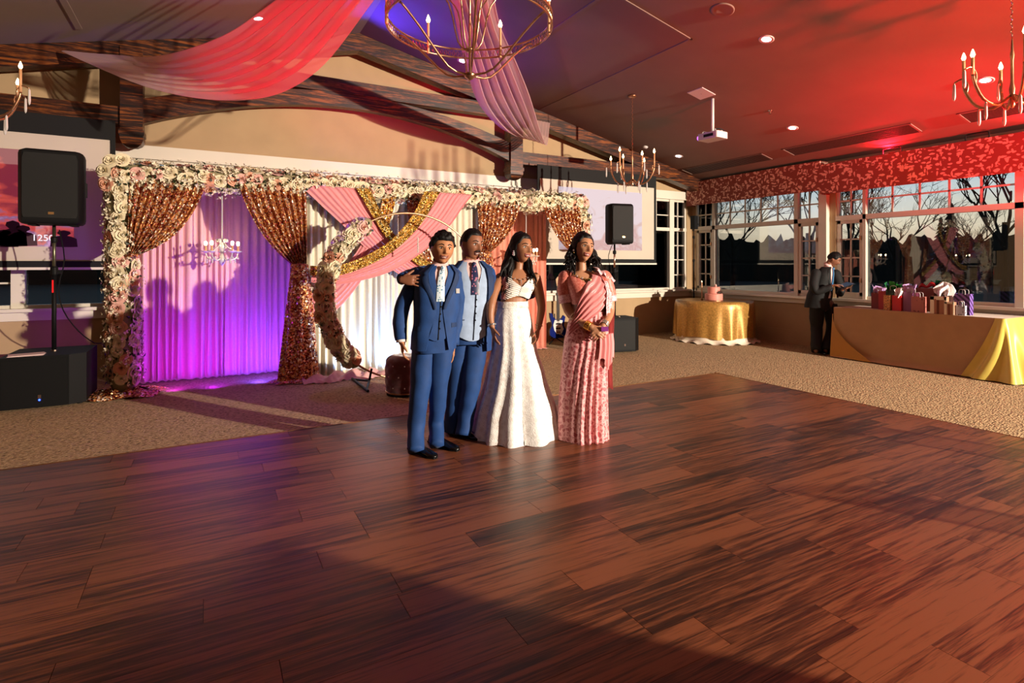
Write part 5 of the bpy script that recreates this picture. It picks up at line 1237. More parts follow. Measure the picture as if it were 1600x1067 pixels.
def suit(Pn, T, zh, zt, zb, gb, vt, mat, lap, mid=None, waist=None, tie=None, off=.0, wz=None, button=True, lapw=.07):
    """jacket (open gap), lapels, waistcoat, shirt, tie; angles in radians"""
    if not isinstance(gb, tuple): gb = (gb, gb)
    if not isinstance(vt, tuple): vt = (vt, vt)
    def g1(z, i): return gb[i]+(vt[i]-gb[i])*smst(0, 1, (z-zb)/(zt-zb)) if z > zb else gb[i]+(zb-z)/(zb-zh+.001)*mid
    def gap(z): return (g1(z, 0), g1(z, 1))
    Pn.t; j = T.shell(zh, zt, 30, gap, .018+off, 60, .006, 8).build('jacket', mat, Pn.t, smooth=True)
    for s in (1, -1):
        def a0(z, s=s): return s*g1(z, 0 if s > 0 else 1)
        def a1(z, s=s): t = (z-zb)/(zt-zb); return s*(g1(z, 0 if s > 0 else 1)+lapw/.16*(.25+.95*t)*(1 if t < .72 else 1-.5*(t-.72)/.28)*(1 if t < .74 or t > .80 else .7))
        T.strip(zb+.01, zt-.004, 22, a0, a1, .026+off).build('lapel', lap, j, smooth=True)
    T.shell(zh+.16, zt+.004, 14, lambda z: 0, .002, 40, .001).build('shirt', shirt, Pn.t, smooth=True)
    if waist:
        m, wzb, wv, w0 = waist
        o = T.shell(w0, zt-.01, 22, lambda z: max(.0, wv*(z-wzb)/(zt-wzb)) if z > wzb else .0, .010, 50, .003, 9, hem=lambda a: (-.05*ga(abs(a) if a < PI else 2*PI-a, .45)+.02)).build('waistcoat', m, Pn.t, smooth=True)
        for k in range(5):
            z = wzb-.015-k*.055; MB().ball(T.pt(z, .03, .013), .007, 8, 6).build('button', M['black'], o)
        T.strip(w0-.02, wzb, 12, lambda z: .0, lambda z: .03, .012).build('front_edge', P('waistcoat_edge', '1c2430', .6), o)
    if tie:
        zt2 = zt-.004
        T.strip((waist[1] if waist else zb)-.03, zt2-.03, 10, lambda z: -.15*(1-.45*(z-zb)/(zt-zb)), lambda z: .15*(1-.45*(z-zb)/(zt-zb)), .016).build('tie', tie, Pn.t, smooth=True)
        MB().ball(T.pt(zt2-.028, 0, .018), .021, 10, 8, (1, .7, 1.1)).build('tie_knot', tie, Pn.t, smooth=True)
    return j
def leg(Pn, pts, rad, mat, name='trouser_leg', **k):
    return MB().tube(pts, rad, n=22, sub=6, wr=.009, wf=11, **k).build(name, mat, Pn.t, smooth=True)
def seat_part(Pn, T, z0, z1, mat):
    return T.shell(z0, z1, 10, lambda z: 0, .004, 36, .003).build('trouser_seat', mat, Pn.t, smooth=True)
def sleeve(Pn, pts, rad, mat, name='sleeve', cuff=None):
    m = MB(); m.tube(pts, rad, n=20, sub=6, wr=.008, wf=14, round_=False); m.ball(pts[0], rad[0]*1.0, 16, 12)
    o = m.build(name, mat, Pn.t, smooth=True)
    if cuff: a = Vector(pts[-1]); d = (a-Vector(pts[-2])).normalized(); MB().tube([a-d*.02, a+d*.018], rad[-1]*.86, n=16, sub=1).build('cuff', cuff, Pn.t, smooth=True)
    return o

# ---------------------------------------------------------------- boy
B = Person('smiling boy in a blue three-piece suit with patterned tie, left of the four', 678, 4.28, skin('skin_boy', 'b47a54'), dict(jaw=.24, w=.72))
B.head(B.p(691, 388.5), 24, 2, 4, .121); B.neck(B.p(687, 424, .01), .050); B.face(1, lips='8c4a40')
B.cap(lambda a, z: .12+.10*smst(.3, .9, z)+.04*(a < 1.2)*(z > .5), lambda a: .50-.42*smst(.7, 1.25, a)-.35*smst(1.5, 2.3, a), .06, 1)
TB = Torso([(.76, B.p(677, 550).x, 0, .165, .115, 22), (.90, B.p(678, 520).x, 0, .158, .112, 22), (1.02, B.p(680, 500).x, 0, .150, .105, 22), (1.20, B.p(682, 462).x, 0, .160, .108, 22), (1.31, B.p(684, 440).x, 0, .165, .100, 20), (1.385, B.p(686, 428).x, .005, .152, .088, 20), (1.43, B.p(687, 420).x, .01, .100, .074, 20), (1.465, B.p(687.5, 415).x, .012, .060, .058, 20)])
B.b.loft([[TB.pt(z, 2*PI*k/24, -.012) for k in range(24)] for z in (1.02, 1.1, 1.25, 1.32, 1.38, 1.43)])
B.b.loft([[TB.pt(z, 2*PI*k/24, -.035) for k in range(24)] for z in (.80, .95, 1.1)])
suit(B, TB, .80, 1.45, 1.10, .10, .62, navy, navy2, .35, (navy, 1.20, .36, .90), tie_mat('boy_tie', 'c8d4dc', '2f6f90', 55), lapw=.06)
collar(B, B.p(688, 414, .01), .056, 0, .038, 22)
MB().box(-.012, .014, -.004, .004, -.006, .03).build('pocket_square', P('white_square', 'efe9e4', .6), B.t, loc=TB.pt(1.235, .75, .03))
for a_, z_ in ((.55, .97), (-.75, .95)): T_ = TB.strip(z_, z_+.035, 2, lambda z, a_=a_: a_, lambda z, a_=a_: a_+(.5 if a_ > 0 else -.5), .024); T_.build('pocket_flap', navy2, B.t, smooth=True)
ra = [B.p(655, 430, .0), B.p(632, 470, -.01), B.p(625, 500, -.03), B.p(627, 531, -.06)]
B.limb(ra+[B.p(629, 536, -.065)], [.04, .036, .033, .025, .022]); sleeve(B, ra, [.060, .057, .056, .047], navy, cuff=P('white_cuff', 'e8dcd8', .6))
B.hand(B.p(628.5, 535, -.065), (.10, -.20, -1), (-1, -.25, -.1), -1, .165, .75)
la = [B.p(708, 430, .03), B.p(715, 465, .09), B.p(713, 500, .10), B.p(708, 538, .06)]
B.limb(la+[B.p(708, 542, .06)], [.04, .036, .033, .025, .022]); sleeve(B, la, [.062, .054, .050, .045], navy)
B.hand(B.p(708, 541, .06), (.02, -.1, -1), (1, .1, 0), 1, .16, .6)
hipR, hipL = B.p(663, 545, .02), B.p(691, 545, .04)
rl = [hipR+Vector((0, 0, .05)), B.p(660, 575, 0), B.p(655, 620, -.03), B.p(650, 665, -.01), B.fl(650, 706, .045)]
ll = [hipL+Vector((0, 0, .05)), B.p(687, 575, .03), B.p(684, 620, .06), B.p(682, 660, .12), B.fl(683, 697, .045)]
leg(B, rl, [.098, .092, .074, .066, .062], navy); leg(B, ll, [.098, .090, .070, .062, .058], navy)
B.limb(rl[:4]+[rl[4]+Vector((0, .03, .035))], [.07, .065, .05, .036, .026]); B.limb(ll[:4]+[ll[4]+Vector((0, .03, .035))], [.07, .065, .05, .036, .026]); B.b.ball(B.p(677, 538, .03), .09, 16, 12, (1.0, .7, .7))
TBh = Torso([(.70, B.p(676, 555).x, .02, .142, .112, 22), (.90, B.p(678, 520).x, .005, .148, .110, 22), (1.02, B.p(679, 500).x, .0, .143, .104, 22)]); seat_part(B, TBh, .775, 1.02, navy)
shoe(B, B.fl(641, 704), B.fl(681, 721)); shoe(B, B.fl(672, 693), B.fl(716, 709))
B.finish()

# ---------------------------------------------------------------- man in the grey waistcoat
N_ = Person('moustached man in blue suit and pale grey waistcoat, arm round the boy', 734, 4.60, skin('skin_man', '8e5a40'), dict(jaw=.22, w=.68, chin=.8))
N_.head(N_.p(737, 382), 44, 6, 3, .127); N_.neck(N_.p(735, 418, .02), .064); N_.face(1, lips='6a352c', moustache=True)
N_.cap(lambda a, z: .055+.05*smst(.4, .9, z), lambda a: .60-.50*smst(.75, 1.3, a)-.35*smst(1.5, 2.3, a), .02, 4)
c_ = lambda px: N_.p(px, 450).x
TN = Torso([(.78, c_(731), 0, .185, .145, 18), (.90, c_(732), 0, .180, .150, 18), (1.05, c_(734), 0, .175, .150, 18), (1.22, c_(736), 0, .185, .140, 18), (1.33, c_(737), .0, .185, .120, 16), (1.41, c_(737), .015, .168, .100, 16), (1.46, c_(736), .02, .110, .084, 16), (1.50, c_(735.5), .02, .070, .068, 16)])
N_.b.loft([[TN.pt(z, 2*PI*k/24, -.012) for k in range(24)] for z in (1.02, 1.1, 1.25, 1.34, 1.41, 1.46)])
N_.b.loft([[TN.pt(z, 2*PI*k/24, -.035) for k in range(24)] for z in (.80, .95, 1.1)])
suit(N_, TN, .74, 1.48, 1.02, (.50, .92), (.48, .80), navy, navy2, .12, (greyw, 1.235, .42, .86), tie_mat('man_tie', '20264a', 'b06a84', 45), lapw=.08)
collar(N_, N_.p(736, 409, .02), .066, 0, .044, 22, P('pink_shirt_collar', 'd98c90', .7))
T_ = TN.strip(1.00, 1.008, 2, lambda z: -.75, lambda z: -.35, .013); T_.build('pocket_welt', P('welt', '3c4a66', .7), N_.t)
ra = [N_.p(706, 426, .0), N_.p(690, 425, -.04), N_.p(662, 426, -.08), N_.p(641, 430, -.24), N_.p(628, 436, -.39)]
N_.limb(ra, [.045, .042, .04, .034, .028]); sleeve(N_, ra, [.070, .068, .058, .050, .044], navy)
N_.hand(N_.p(627, 437, -.425), (.97, -.10, -.04), (-.10, -.95, .30), -1, .19, .38, .22, .0)
la = [N_.p(759, 425, .03), N_.p(772, 450, .16), N_.p(795, 468, .30), N_.p(820, 462, .33), N_.p(839, 453, .28)]
N_.limb(la, [.045, .042, .04, .033, .027]); sleeve(N_, la[:4]+[N_.p(832, 457, .31)], [.068, .068, .060, .052, .046], navy)
N_.hand(N_.p(843, 451, .26), (.12, -1, .12), (1, .12, 0), 1, .18, .95, .2, .1)
rl = [N_.p(720, 520, .03), N_.p(716, 560, .02), N_.p(712, 610, .02), N_.p(708, 650, .04), N_.fl(704, 673, .05)]
ll = [N_.p(745, 520, .03), N_.p(741, 560, .0), N_.p(735, 605, -.03), N_.p(729, 645, -.02), N_.fl(724, 680, .05)]
leg(N_, rl, [.105, .098, .080, .070, .064], navy); leg(N_, ll, [.105, .098, .080, .070, .064], navy)
N_.limb(rl[:4]+[rl[4]+Vector((0, .02, .03))], [.08, .07, .055, .04, .028]); N_.limb(ll[:4]+[ll[4]+Vector((0, .02, .03))], [.08, .07, .055, .04, .028]); N_.b.ball(N_.p(732, 525, .02), .13, 16, 12, (1.0, .75, .8))
TNh = Torso([(.70, c_(732), .02, .168, .142, 18), (.95, c_(732), .002, .172, .146, 18), (1.0, c_(732), .0, .168, .142, 18)]); seat_part(N_, TNh, .80, .99, navy)
TNh.shell(.90, .935, 3, lambda z: 0, .010, 36, 0).build('belt', shoe_m, N_.t, smooth=True)
shoe(N_, N_.fl(698, 673), N_.fl(716, 686)); shoe(N_, N_.fl(714, 677), N_.fl(748, 692))
N_.finish()

# ---------------------------------------------------------------- young woman in white
def glitter(name, base, hi, rough=.5):
    k = NT(name); co = k.coord(); v = k.n('TexVoronoi'); v.inputs['Scale'].default_value = 90; k.l(co, v.inputs[0]); sx = k.n('SeparateColor'); k.l(v.outputs['Color'], sx.inputs[0])
    w1 = k.n('TexVoronoi'); w1.inputs['Scale'].default_value = 24; k.l(co, w1.inputs[0])
    mx = k.n('Mix', data_type='RGBA'); mx.inputs[6].default_value = lin(base); mx.inputs[7].default_value = lin(hi); k.l(k.ramp(w1.outputs['Distance'], [(.1, (0, 0, 0, 1)), (.7, (1, 1, 1, 1))]), mx.inputs[0]); k.l(mx.outputs[2], k.b.inputs['Base Color'])
    k.l(k.ramp(sx.outputs[0], [(.92, (.55, .55, .55, 1)), (.96, (.2, .2, .2, 1))]), k.b.inputs['Roughness']); k.l(k.ramp(sx.outputs[0], [(.95, (0, 0, 0, 1)), (.98, (.15, .15, .15, 1))]), k.b.inputs['Metallic'])
    k.bump(v.outputs['Distance'], .4, .004); return k.m
white_g = glitter('white_sequined_net', 'ddd4cd', 'f2eee9'); white_s = P('white_pleated_silk', 'eae2d8', .6)
G = Person('young woman in white crop top and long white sequined skirt, laughing', 808, 4.72, skin('skin_girl', 'a06a4a'), dict(jaw=.36, w=.64, chin=.9))
G.head(G.p(815, 388), 40, -2, 3, .124); G.neck(G.p(809, 428, .01), .043); G.face(1.2, lips='9a4a4c')
hairf = lambda a: .62-.35*smst(.55, 1.1, a)-1.3*smst(1.15, 1.6, a)
G.cap(lambda a, z: .10+.05*smst(.3, .9, z)+.10*smst(1.3, 2.2, a), hairf, .02, 7)
def locks(Pn, specs, name='hair_lock', rad=.016):
    for pts, r0 in specs:
        N = 14; path = []; rr = []
        for i in range(N+1):
            t = i/N; a, b, c = [Vector(q) for q in pts]; q = (a*(1-t)**2+b*2*t*(1-t)+c*t*t); ph = pts[0][0]*90
            q = q+Vector((math.sin(t*11+ph)*.014*t, math.cos(t*11+ph)*.012*t, 0)); path.append(q); rr.append(r0*(1-.15*t) if t < .7 else r0*(.9-(t-.7)*2.2))
        MB().tube(path, [max(.004, r) for r in rr], n=9, sub=2).build(name, P_('hair'), Pn.t, smooth=True)
rnd = random.Random(5); sp_ = []
for i in range(46):   # behind the head and over her right shoulder
    u = rnd.random(); a = G.X(-.55+.35*rnd.random(), .35+.4*rnd.random(), .35-.5*u); c = G.p(rnd.uniform(781, 800), rnd.uniform(430, 462), rnd.uniform(-.14, -.02)); b = G.p(rnd.uniform(783, 799), 405, rnd.uniform(-.02, .08)); sp_.append((((a, b, c)), rnd.uniform(.015, .024)))
for i in range(30):   # behind her left shoulder
    a = G.X(.45, .3+.4*rnd.random(), .1+.4*rnd.random()-.3); c = G.p(rnd.uniform(826, 838), rnd.uniform(428, 455), rnd.uniform(-.10, .06)); b = G.p(rnd.uniform(823, 833), 408, rnd.uniform(.0, .1)); sp_.append(((a, b, c), rnd.uniform(.012, .018)))
for i in range(14):
    a = G.X(rnd.uniform(-.4, .4), .7, rnd.uniform(-.2, .4)); c = G.p(rnd.uniform(795, 825), rnd.uniform(430, 450), .12); b = G.p(rnd.uniform(798, 822), 408, .12); sp_.append(((a, b, c), .02))
locks(G, sp_)
g_ = lambda px: G.p(px, 450).x
TG = Torso([(.96, g_(802), 0, .135, .10, 20), (1.06, g_(801.5), 0, .127, .092, 20), (1.13, g_(801.5), 0, .118, .088, 20), (1.17, g_(803), 0, .112, .084, 20), (1.21, g_(805), 0, .122, .098, 20), (1.265, g_(807), -.01, .137, .116, 20), (1.32, g_(808), 0, .140, .092, 18), (1.365, g_(808.5), .005, .125, .068, 18), (1.395, g_(809), .01, .075, .055, 18), (1.41, g_(809), .01, .045, .045, 18)])
G.b.loft([[TG.pt(z, 2*PI*k/28, -.004) for k in range(28)] for z in (.97, 1.05, 1.12, 1.17, 1.21, 1.265, 1.31, 1.345, 1.37, 1.395, 1.408)])
def gi_(z): return 0 if z < 1.262 else .95*((z-1.262)/.13)**1.1
def go_(z): return PI if z < 1.285 else PI+(1.50-PI)*smst(1.285, 1.325, z)
top = None
for s in (1, -1):
    def f_(u, v, s=s):
        z0 = 1.185+.030*0; z = z0+(1.392-z0)*v; ang = s*(gi_(z)+(go_(z)-gi_(z))*u); aa = abs(ang); ridge = .0035*math.cos((z*1.15-.075*min(aa, 1.6)+(.0 if s > 0 else .004))*2*PI/.018)*(1 if aa < 1.7 else 0)
        zz = z-(1-v)*.03*(1-ga(aa, .55)); q = TG.pt(z, ang, .010+ridge+(.004 if s > 0 else .001)*(aa < .5)); return Vector((q.x, q.y, zz))
    o = MB().grid(f_, 60, 60).build('crop_top' if top is None else 'wrap_front', white_s, G.t if top is None else top, smooth=True); top = top or o
ra = [G.p(782, 434, -.02), G.p(773, 453, -.13), G.p(767, 477, -.22), G.p(766, 497, -.25), G.p(769, 511, -.27)]
G.limb(ra, [.046, .042, .036, .031, .023]); G.hand(G.p(769, 512, -.272), (.22, -.2, -1), (-1, -.35, -.2), -1, .165, .55)
la = [G.p(837, 434, .0), G.p(842, 455, .02), G.p(846, 478, .02), G.p(844, 497, -.01), G.p(841, 513, -.03)]
G.limb(la, [.046, .042, .036, .031, .023]); G.hand(G.p(841, 514, -.032), (-.12, -.15, -1), (1, -.3, 0), 1, .16, .6)
def ring_on(Pn, a, b, t, r, w, mat, name): 
    a = Vector(a); b = Vector(b); c = a.lerp(b, t); d = (b-a).normalized(); u = d.orthogonal().normalized(); v = d.cross(u); MB().tube([c+u*math.cos(q*PI/8)*r+v*math.sin(q*PI/8)*r for q in range(17)], w, n=7, sub=1).build(name, mat, Pn.t, smooth=True)
ring_on(G, ra[3], ra[4], .75, .030, .008, P('silver_bracelet', 'e0dcd8', .2, .9), 'bracelet'); ring_on(G, la[3], la[4], .7, .028, .005, M['brass'], 'bracelet')
SM = {}
def skirt(Pn, lv, folds, mat, name, fold_amp, seed=0, z_floor=.012, n=150, az=0, sharp=1.0, extra=None):
    T = Torso(lv); z0 = lv[0][0]; z1 = lv[-1][0]
    def fn(u, v):
        z = z1+(z0-z1)*v; ang = 2*PI*u; amp = fold_amp*(v**1.15)
        f = math.cos(folds*ang+seed+1.2*math.sin(2*ang+seed)); f = math.copysign(abs(f)**sharp, f)
        off = amp*f+.35*amp*math.cos(folds*.53*ang*1.0+seed*2) + (extra(ang, v) if extra else 0)
        q = T.pt(z, ang, off, 1.0); return Vector((q.x, q.y, max(z_floor, z+(.012*math.cos(folds*ang*.5) if v > .97 else 0))))
    MB().grid(fn, n, 44).build(name, mat, Pn.t, smooth=True)
hx = lambda px, py: G.fl(px, py).x
skirt(G, [(.012, g_(808)+.0, -.05, .375, .35, 10), (.20, g_(807), -.04, .335, .30, 10), (.50, g_(806), -.02, .25, .215, 15), (.75, g_(804), 0, .19, .15, 20), (.95, g_(802), 0, .168, .125, 20), (1.12, g_(801.5), 0, .130, .100, 20)], 11, white_g, 'skirt', .022, 2)
TG.shell(1.085, 1.137, 4, lambda z: 0, .014, 40, .0).build('waistband', glitter('beaded_band', 'b8aca0', 'f0e8e0'), G.t, smooth=True)
G.b.loft([[Vector((g_(802)+.10*math.cos(q), .08*math.sin(q), z)) for q in [k*PI/8 for k in range(16)]] for z in (1.0, .9, .8)])
for sg in (-1, 1): G.limb([Vector((g_(802)+sg*.06, 0, .85)), Vector((g_(804)+sg*.08, -.02, .48)), Vector((g_(806)+sg*.09, 0, .06))], [.085, .055, .038]); G.limb([Vector((g_(806)+sg*.09, .02, .05)), Vector((g_(807)+sg*.10, -.15, .035))], [.035, .028])
# dupatta over her right shoulder, falling behind the arm
def dup(u, v):
    a = G.p(786, 427, .02); b = G.p(774, 432, .06); mid = G.p(770, 500, .14); end = G.p(752, 668, .10)
    w_ = .05+.20*v; q = (a.lerp(b, u) if v == 0 else Vector((0, 0, 0)))
    base = a*(1-v)**2+mid*2*v*(1-v)+end*v*v; return base+Vector(((u-.5)*w_, .02*math.cos(u*18)+.06*(u-.5), (-.02 if v > .5 else 0)*u))
MB().grid(dup, 30, 24).build('dupatta', sheer('pink_net', 'e6b8b4', .8), G.t, smooth=True)
MB().grid(lambda u, v: TG.pt(1.16+.24*math.sin(PI*.5*v), -1.0-.25*u+.35*v*(1-u), .016+.006*math.cos(u*14)), 10, 14).build('dupatta_shoulder', P('pink_net_fold', 'd08a88', .7), G.t, smooth=True)
cr = P('silver_stones', 'ece8e6', .12, .7)
nk = [TG.pt(1.40-.075*math.cos(a)**2*(1 if math.cos(a) > 0 else .0), a, .006) for a in [x*.12-1.5 for x in range(26)]]
for i, q in enumerate(nk[::2]): MB().ball(q+Vector((0, -.002, 0)), .0065, 7, 5).build('necklace_stone', cr, G.t)
for k in range(4): MB().ball(TG.pt(1.315-.014*k, 0, .010), .007-.001*k, 7, 5).build('pendant_stone', cr, G.t)
for sd in (-1, 1):
    for k in range(3): MB().ball(G.X(sd*.72, -.02, -.24-.12*k), .0075+.002*k, 8, 6).build('earring', cr, G.t)
G.finish()

# ---------------------------------------------------------------- woman in the pink saree
def saree_mat(name, base, light_, sc_=34, thr=.25):
    k = NT(name); co = k.coord(); v = k.n('TexVoronoi', feature='DISTANCE_TO_EDGE'); v.inputs['Scale'].default_value = sc_; n = k.n('TexNoise'); n.inputs['Scale'].default_value = 30
    k.l(co, n.inputs[0]); mv = k.n('VectorMath', operation='MULTIPLY_ADD'); mv.inputs[1].default_value = (.05, .05, .05); k.l(n.outputs['Color'], mv.inputs[0]); k.l(co, mv.inputs[2]); k.l(mv.outputs[0], v.inputs[0])
    k.l(k.ramp(v.outputs[0], [(thr*.25, lin(light_)), (thr, lin(base))]), k.b.inputs['Base Color']); k.b.inputs['Roughness'].default_value = .45; k.b.inputs['Sheen Weight'].default_value = .3; k.bump(v.outputs[0], .3, .004); return k.m
sar = saree_mat('pink_saree_lace', 'b8555a', 'eaa8a6', 26, .22); sarp = saree_mat('pallu_embroidery', 'd08088', 'f6c8cc', 48, .3); blouse = saree_mat('peach_blouse', 'cc6656', 'e08a78', 30, .1); plain = P('plain_pink_silk', 'dd8584', .4, nscale=12, namp=.06, sheen=.3)
W = Person('laughing woman in a pink saree with hands clasped, right of the four', 912, 4.62, skin('skin_woman', 'b07a5a'), dict(jaw=.32, w=.66))
W.head(W.p(911, 388), 24, -6, 8, .120); W.neck(W.p(908, 427, .01), .045); W.face(1.2, lips='a04a48')
W.cap(lambda a, z: .10+.06*smst(.3, .9, z)+.14*smst(1.2, 2.2, a), lambda a: .62-.35*smst(.55, 1.1, a)-1.2*smst(1.15, 1.6, a), .03, 11)
rnd = random.Random(9); sp_ = []
for i in range(34):
    a = W.X(-.6+.2*rnd.random(), .15+.5*rnd.random(), .4-.8*rnd.random()); c = W.p(rnd.uniform(882, 900), rnd.uniform(405, 430), rnd.uniform(-.09, .08)); b = W.p(rnd.uniform(880, 893), 398, rnd.uniform(-.03, .08)); sp_.append(((a, b, c), rnd.uniform(.013, .02)))
for i in range(26):
    a = W.X(.5+.15*rnd.random(), .1+.5*rnd.random(), .3-.7*rnd.random()); c = W.p(rnd.uniform(920, 938), rnd.uniform(403, 424), rnd.uniform(-.05, .08)); b = W.p(rnd.uniform(926, 936), 396, rnd.uniform(-.02, .08)); sp_.append(((a, b, c), rnd.uniform(.012, .018)))
for i in range(12): sp_.append(((W.X(rnd.uniform(-.4, .4), .75, .2), W.p(rnd.uniform(895, 925), 400, .13), W.p(rnd.uniform(892, 926), 425, .12)), .02))
locks(W, sp_)
w_ = lambda px: W.p(px, 450).x
TW = Torso([(.80, w_(916), 0, .185, .14, 18), (.90, w_(918), 0, .175, .135, 18), (1.03, w_(919), 0, .143, .115, 18), (1.12, w_(918), 0, .142, .115, 18), (1.22, w_(916), -.01, .155, .125, 18), (1.29, w_(914), 0, .160, .108, 16), (1.35, w_(912), .005, .148, .080, 14), (1.385, w_(909), .01, .09, .060, 14), (1.405, w_(908), .01, .047, .047, 14)])
W.b.loft([[TW.pt(z, 2*PI*k/28, -.006) for k in range(28)] for z in (.82, .95, 1.03, 1.12, 1.22, 1.29, 1.34, 1.37, 1.395)])
TW.shell(1.12, 1.355, 16, lambda z: (.0 if z < 1.27 else .55*((z-1.27)/.085)), .006, 50, .002).build('blouse', blouse, W.t, smooth=True)
ra = [W.p(884, 434, .0), W.p(882, 455, .0), W.p(888, 485, -.02), W.p(905, 502, -.12), W.p(924, 511, -.20)]
la = [W.p(944, 434, .0), W.p(951, 458, .01), W.p(953, 485, .0), W.p(948, 500, -.10), W.p(942, 510, -.19)]
W.limb(ra, [.050, .046, .040, .034, .026]); W.limb(la, [.050, .046, .040, .034, .026])
sleeve(W, [ra[0], ra[1], W.p(885, 471, -.01)], [.064, .060, .056], blouse); sleeve(W, [la[0], la[1], W.p(953, 469, .005)], [.064, .060, .056], blouse)
for q, a_, b_ in ((0, ra[1], W.p(885, 471, -.01)), (1, la[1], W.p(953, 469, .005))): MB().tube([Vector(a_).lerp(b_, .35), Vector(b_)+Vector((0, 0, -.012))], .0605, n=20, sub=4).build('sleeve_border', sarp, W.t, smooth=True)
W.hand(W.p(924, 511, -.205), (1, -.35, -.55), (-.1, -1, .3), 1, .165, .85, .1, .5); W.hand(W.p(941, 511, -.195), (-.75, -.45, -.75), (.25, -1, .1), -1, .165, .9, .1, .5)
for k in range(4): ring_on(W, ra[3], ra[4], .62+.11*k, .034, .0055, P('gold_bangle', 'e0a850', .2, .95), 'bangle')
ring_on(W, ra[2], ra[3], .55, .040, .004, P('cream_bangle', 'f0dcc0', .3), 'bangle')
for k in range(3): ring_on(W, la[3], la[4], .55+.16*k, .033, .0055, P('silver_bangle', 'e8e0d4', .2, .8), 'bangle')
MB().box(-.028, .028, -.006, .006, -.018, .018).build('phone', P('purple_phone', '8a3a8a', .3), W.t, loc=W.p(945, 514, -.24))
def pl(ang, v):
    a = ang if ang < PI else ang-2*PI; g = ga(a-.15, .62); return g*(.020*math.cos(a*23)*(.35+.65*v)+.03*v)
skirt(W, [(.012, w_(909), -.03, .215, .185, 8), (.10, w_(909), -.02, .212, .175, 8), (.30, w_(910), -.01, .208, .16, 10), (.55, w_(912), 0, .200, .15, 14), (.80, w_(916), 0, .195, .15, 18), (.92, w_(918), 0, .178, .14, 18), (1.06, w_(919), 0, .150, .122, 18)], 5, sar, 'saree_skirt', .010, 1, n=220, extra=pl)
T2 = Torso([(.62, w_(914), 0, .198, .152, 14), (.80, w_(916), 0, .197, .152, 18), (.92, w_(918), 0, .180, .142, 18), (1.03, w_(919), 0, .153, .125, 18)])
MB().grid(lambda u, v: T2.pt(.64+.24*v+.05*math.sin(u*9)*(1-v), .1+.95*u, .022+.010*math.cos(u*26)+.01*(1-v)), 40, 14).build('plain_pleats', plain, W.t, smooth=True)
# pallu: pleated band from her right hip across the chest, over the left shoulder
def pallu(u, v):
    # v 0 at right hip .. 1 over the shoulder ; u across (0 = lower edge, 1 = upper edge)
    ang = -1.25+2.35*v; zc = .93+.42*v**.85; wd = .15+.10*math.sin(PI*min(1, v*.9)); z = min(zc+(u-.5)*wd*(1-.35*v), 1.362+.012*u)
    ang2 = ang-(u-.5)*.95*v
    return TW.pt(z, ang2, .022+.007*math.cos(u*34)+.008*math.sin(PI*u))
MB().grid(pallu, 60, 40).build('pallu', plain, W.t, smooth=True)
def pallu2(u, v):
    # broad embroidered end hanging from the left shoulder over the left side
    z = 1.372-.33*v-.03*abs(math.sin(v*1.0+u*14))*(v > .96); ang = .62+.80*u-.25*v*(1-u)+.12*v; return TW.pt(min(z, 1.372), ang, .034+.008*math.cos(u*22)+.018*math.sin(PI*v)*u)+Vector((.02*v*u, 0, 0))
MB().grid(pallu2, 46, 34).build('pallu_border', sarp, W.t, smooth=True)
MB().grid(lambda u, v: W.p(930, 423, -.06).lerp(W.p(958, 437, .02), u)+Vector((.015*math.sin(v*9), -.05+.17*v, .028*math.sin(PI*v)+.012*math.sin(u*18)-.01*u)), 20, 14).build('pallu_shoulder', sarp, W.t, smooth=True)
MB().grid(lambda u, v: W.p(930, 424, .10).lerp(W.p(960, 436, .08), u)+Vector((.01*math.sin(v*6), .02*math.cos(u*16)+.06, -.95*v)), 16, 16).build('pallu_back', plain, W.t, smooth=True)
kg = P('kundan_gold', 'd9b26a', .2, .8)
for k in range(21):
    a = -1.35+.135*k; MB().ball(TW.pt(1.393-.062*ga(a, .75), a, .008+.004), .0085, 7, 5).build('necklace_bead', kg if k % 2 else cr, W.t)
MB().ball(TW.pt(1.322, .0, .014), .017, 10, 8, (1.3, .5, 1)).build('pendant', kg, W.t, smooth=True); MB().ball(TW.pt(1.322, .0, .024), .008, 8, 6).build('green_stone', P('emerald', '0a4a34', .1), W.t)
for sd in (-1, 1): MB().ball(W.X(sd*.72, -.02, -.26), .012, 10, 8).build('earring', cr, W.t, smooth=True); MB().ball(W.X(sd*.72, -.02, -.40), .008, 8, 6).build('earring_drop', kg, W.t)
for sg, px in ((-1, 897), (1, 929)):
    f = W.fl(px, 690 if sg < 0 else 686); f.z = 0
    W.limb([Vector((f.x*.6+w_(912)*.4, 0, .80)), Vector((f.x, 0, .45)), Vector((f.x, f.y+.12, .08))], [.09, .055, .035]); W.b.tube([f+Vector((0, .13, .045)), f+Vector((.01, .05, .045)), f+Vector((.03, -.02, .036))], [.034, .034, .028], n=12, flat=.6, round_=True)
    for k in range(5): W.b.tube([f+Vector((.005+.017*k-.01, -.025+.006*k, .033)), f+Vector((.014+.019*k-.01, -.058+.010*k, .030))], [.0085, .007], n=8, sub=2, round_=True)
    so = MB(); so.bbox(f.x-.035, f.x+.075, f.y-.07, f.y+.17, .020, .0245, .03); o = so.build('sandal', shoe_m, W.t)
    MB().tube([f+Vector((-.03, -.01, .025)), f+Vector((.02, -.02, .072)), f+Vector((.075, .0, .025))], .006, n=6).build('strap', kg, o)
W.finish()

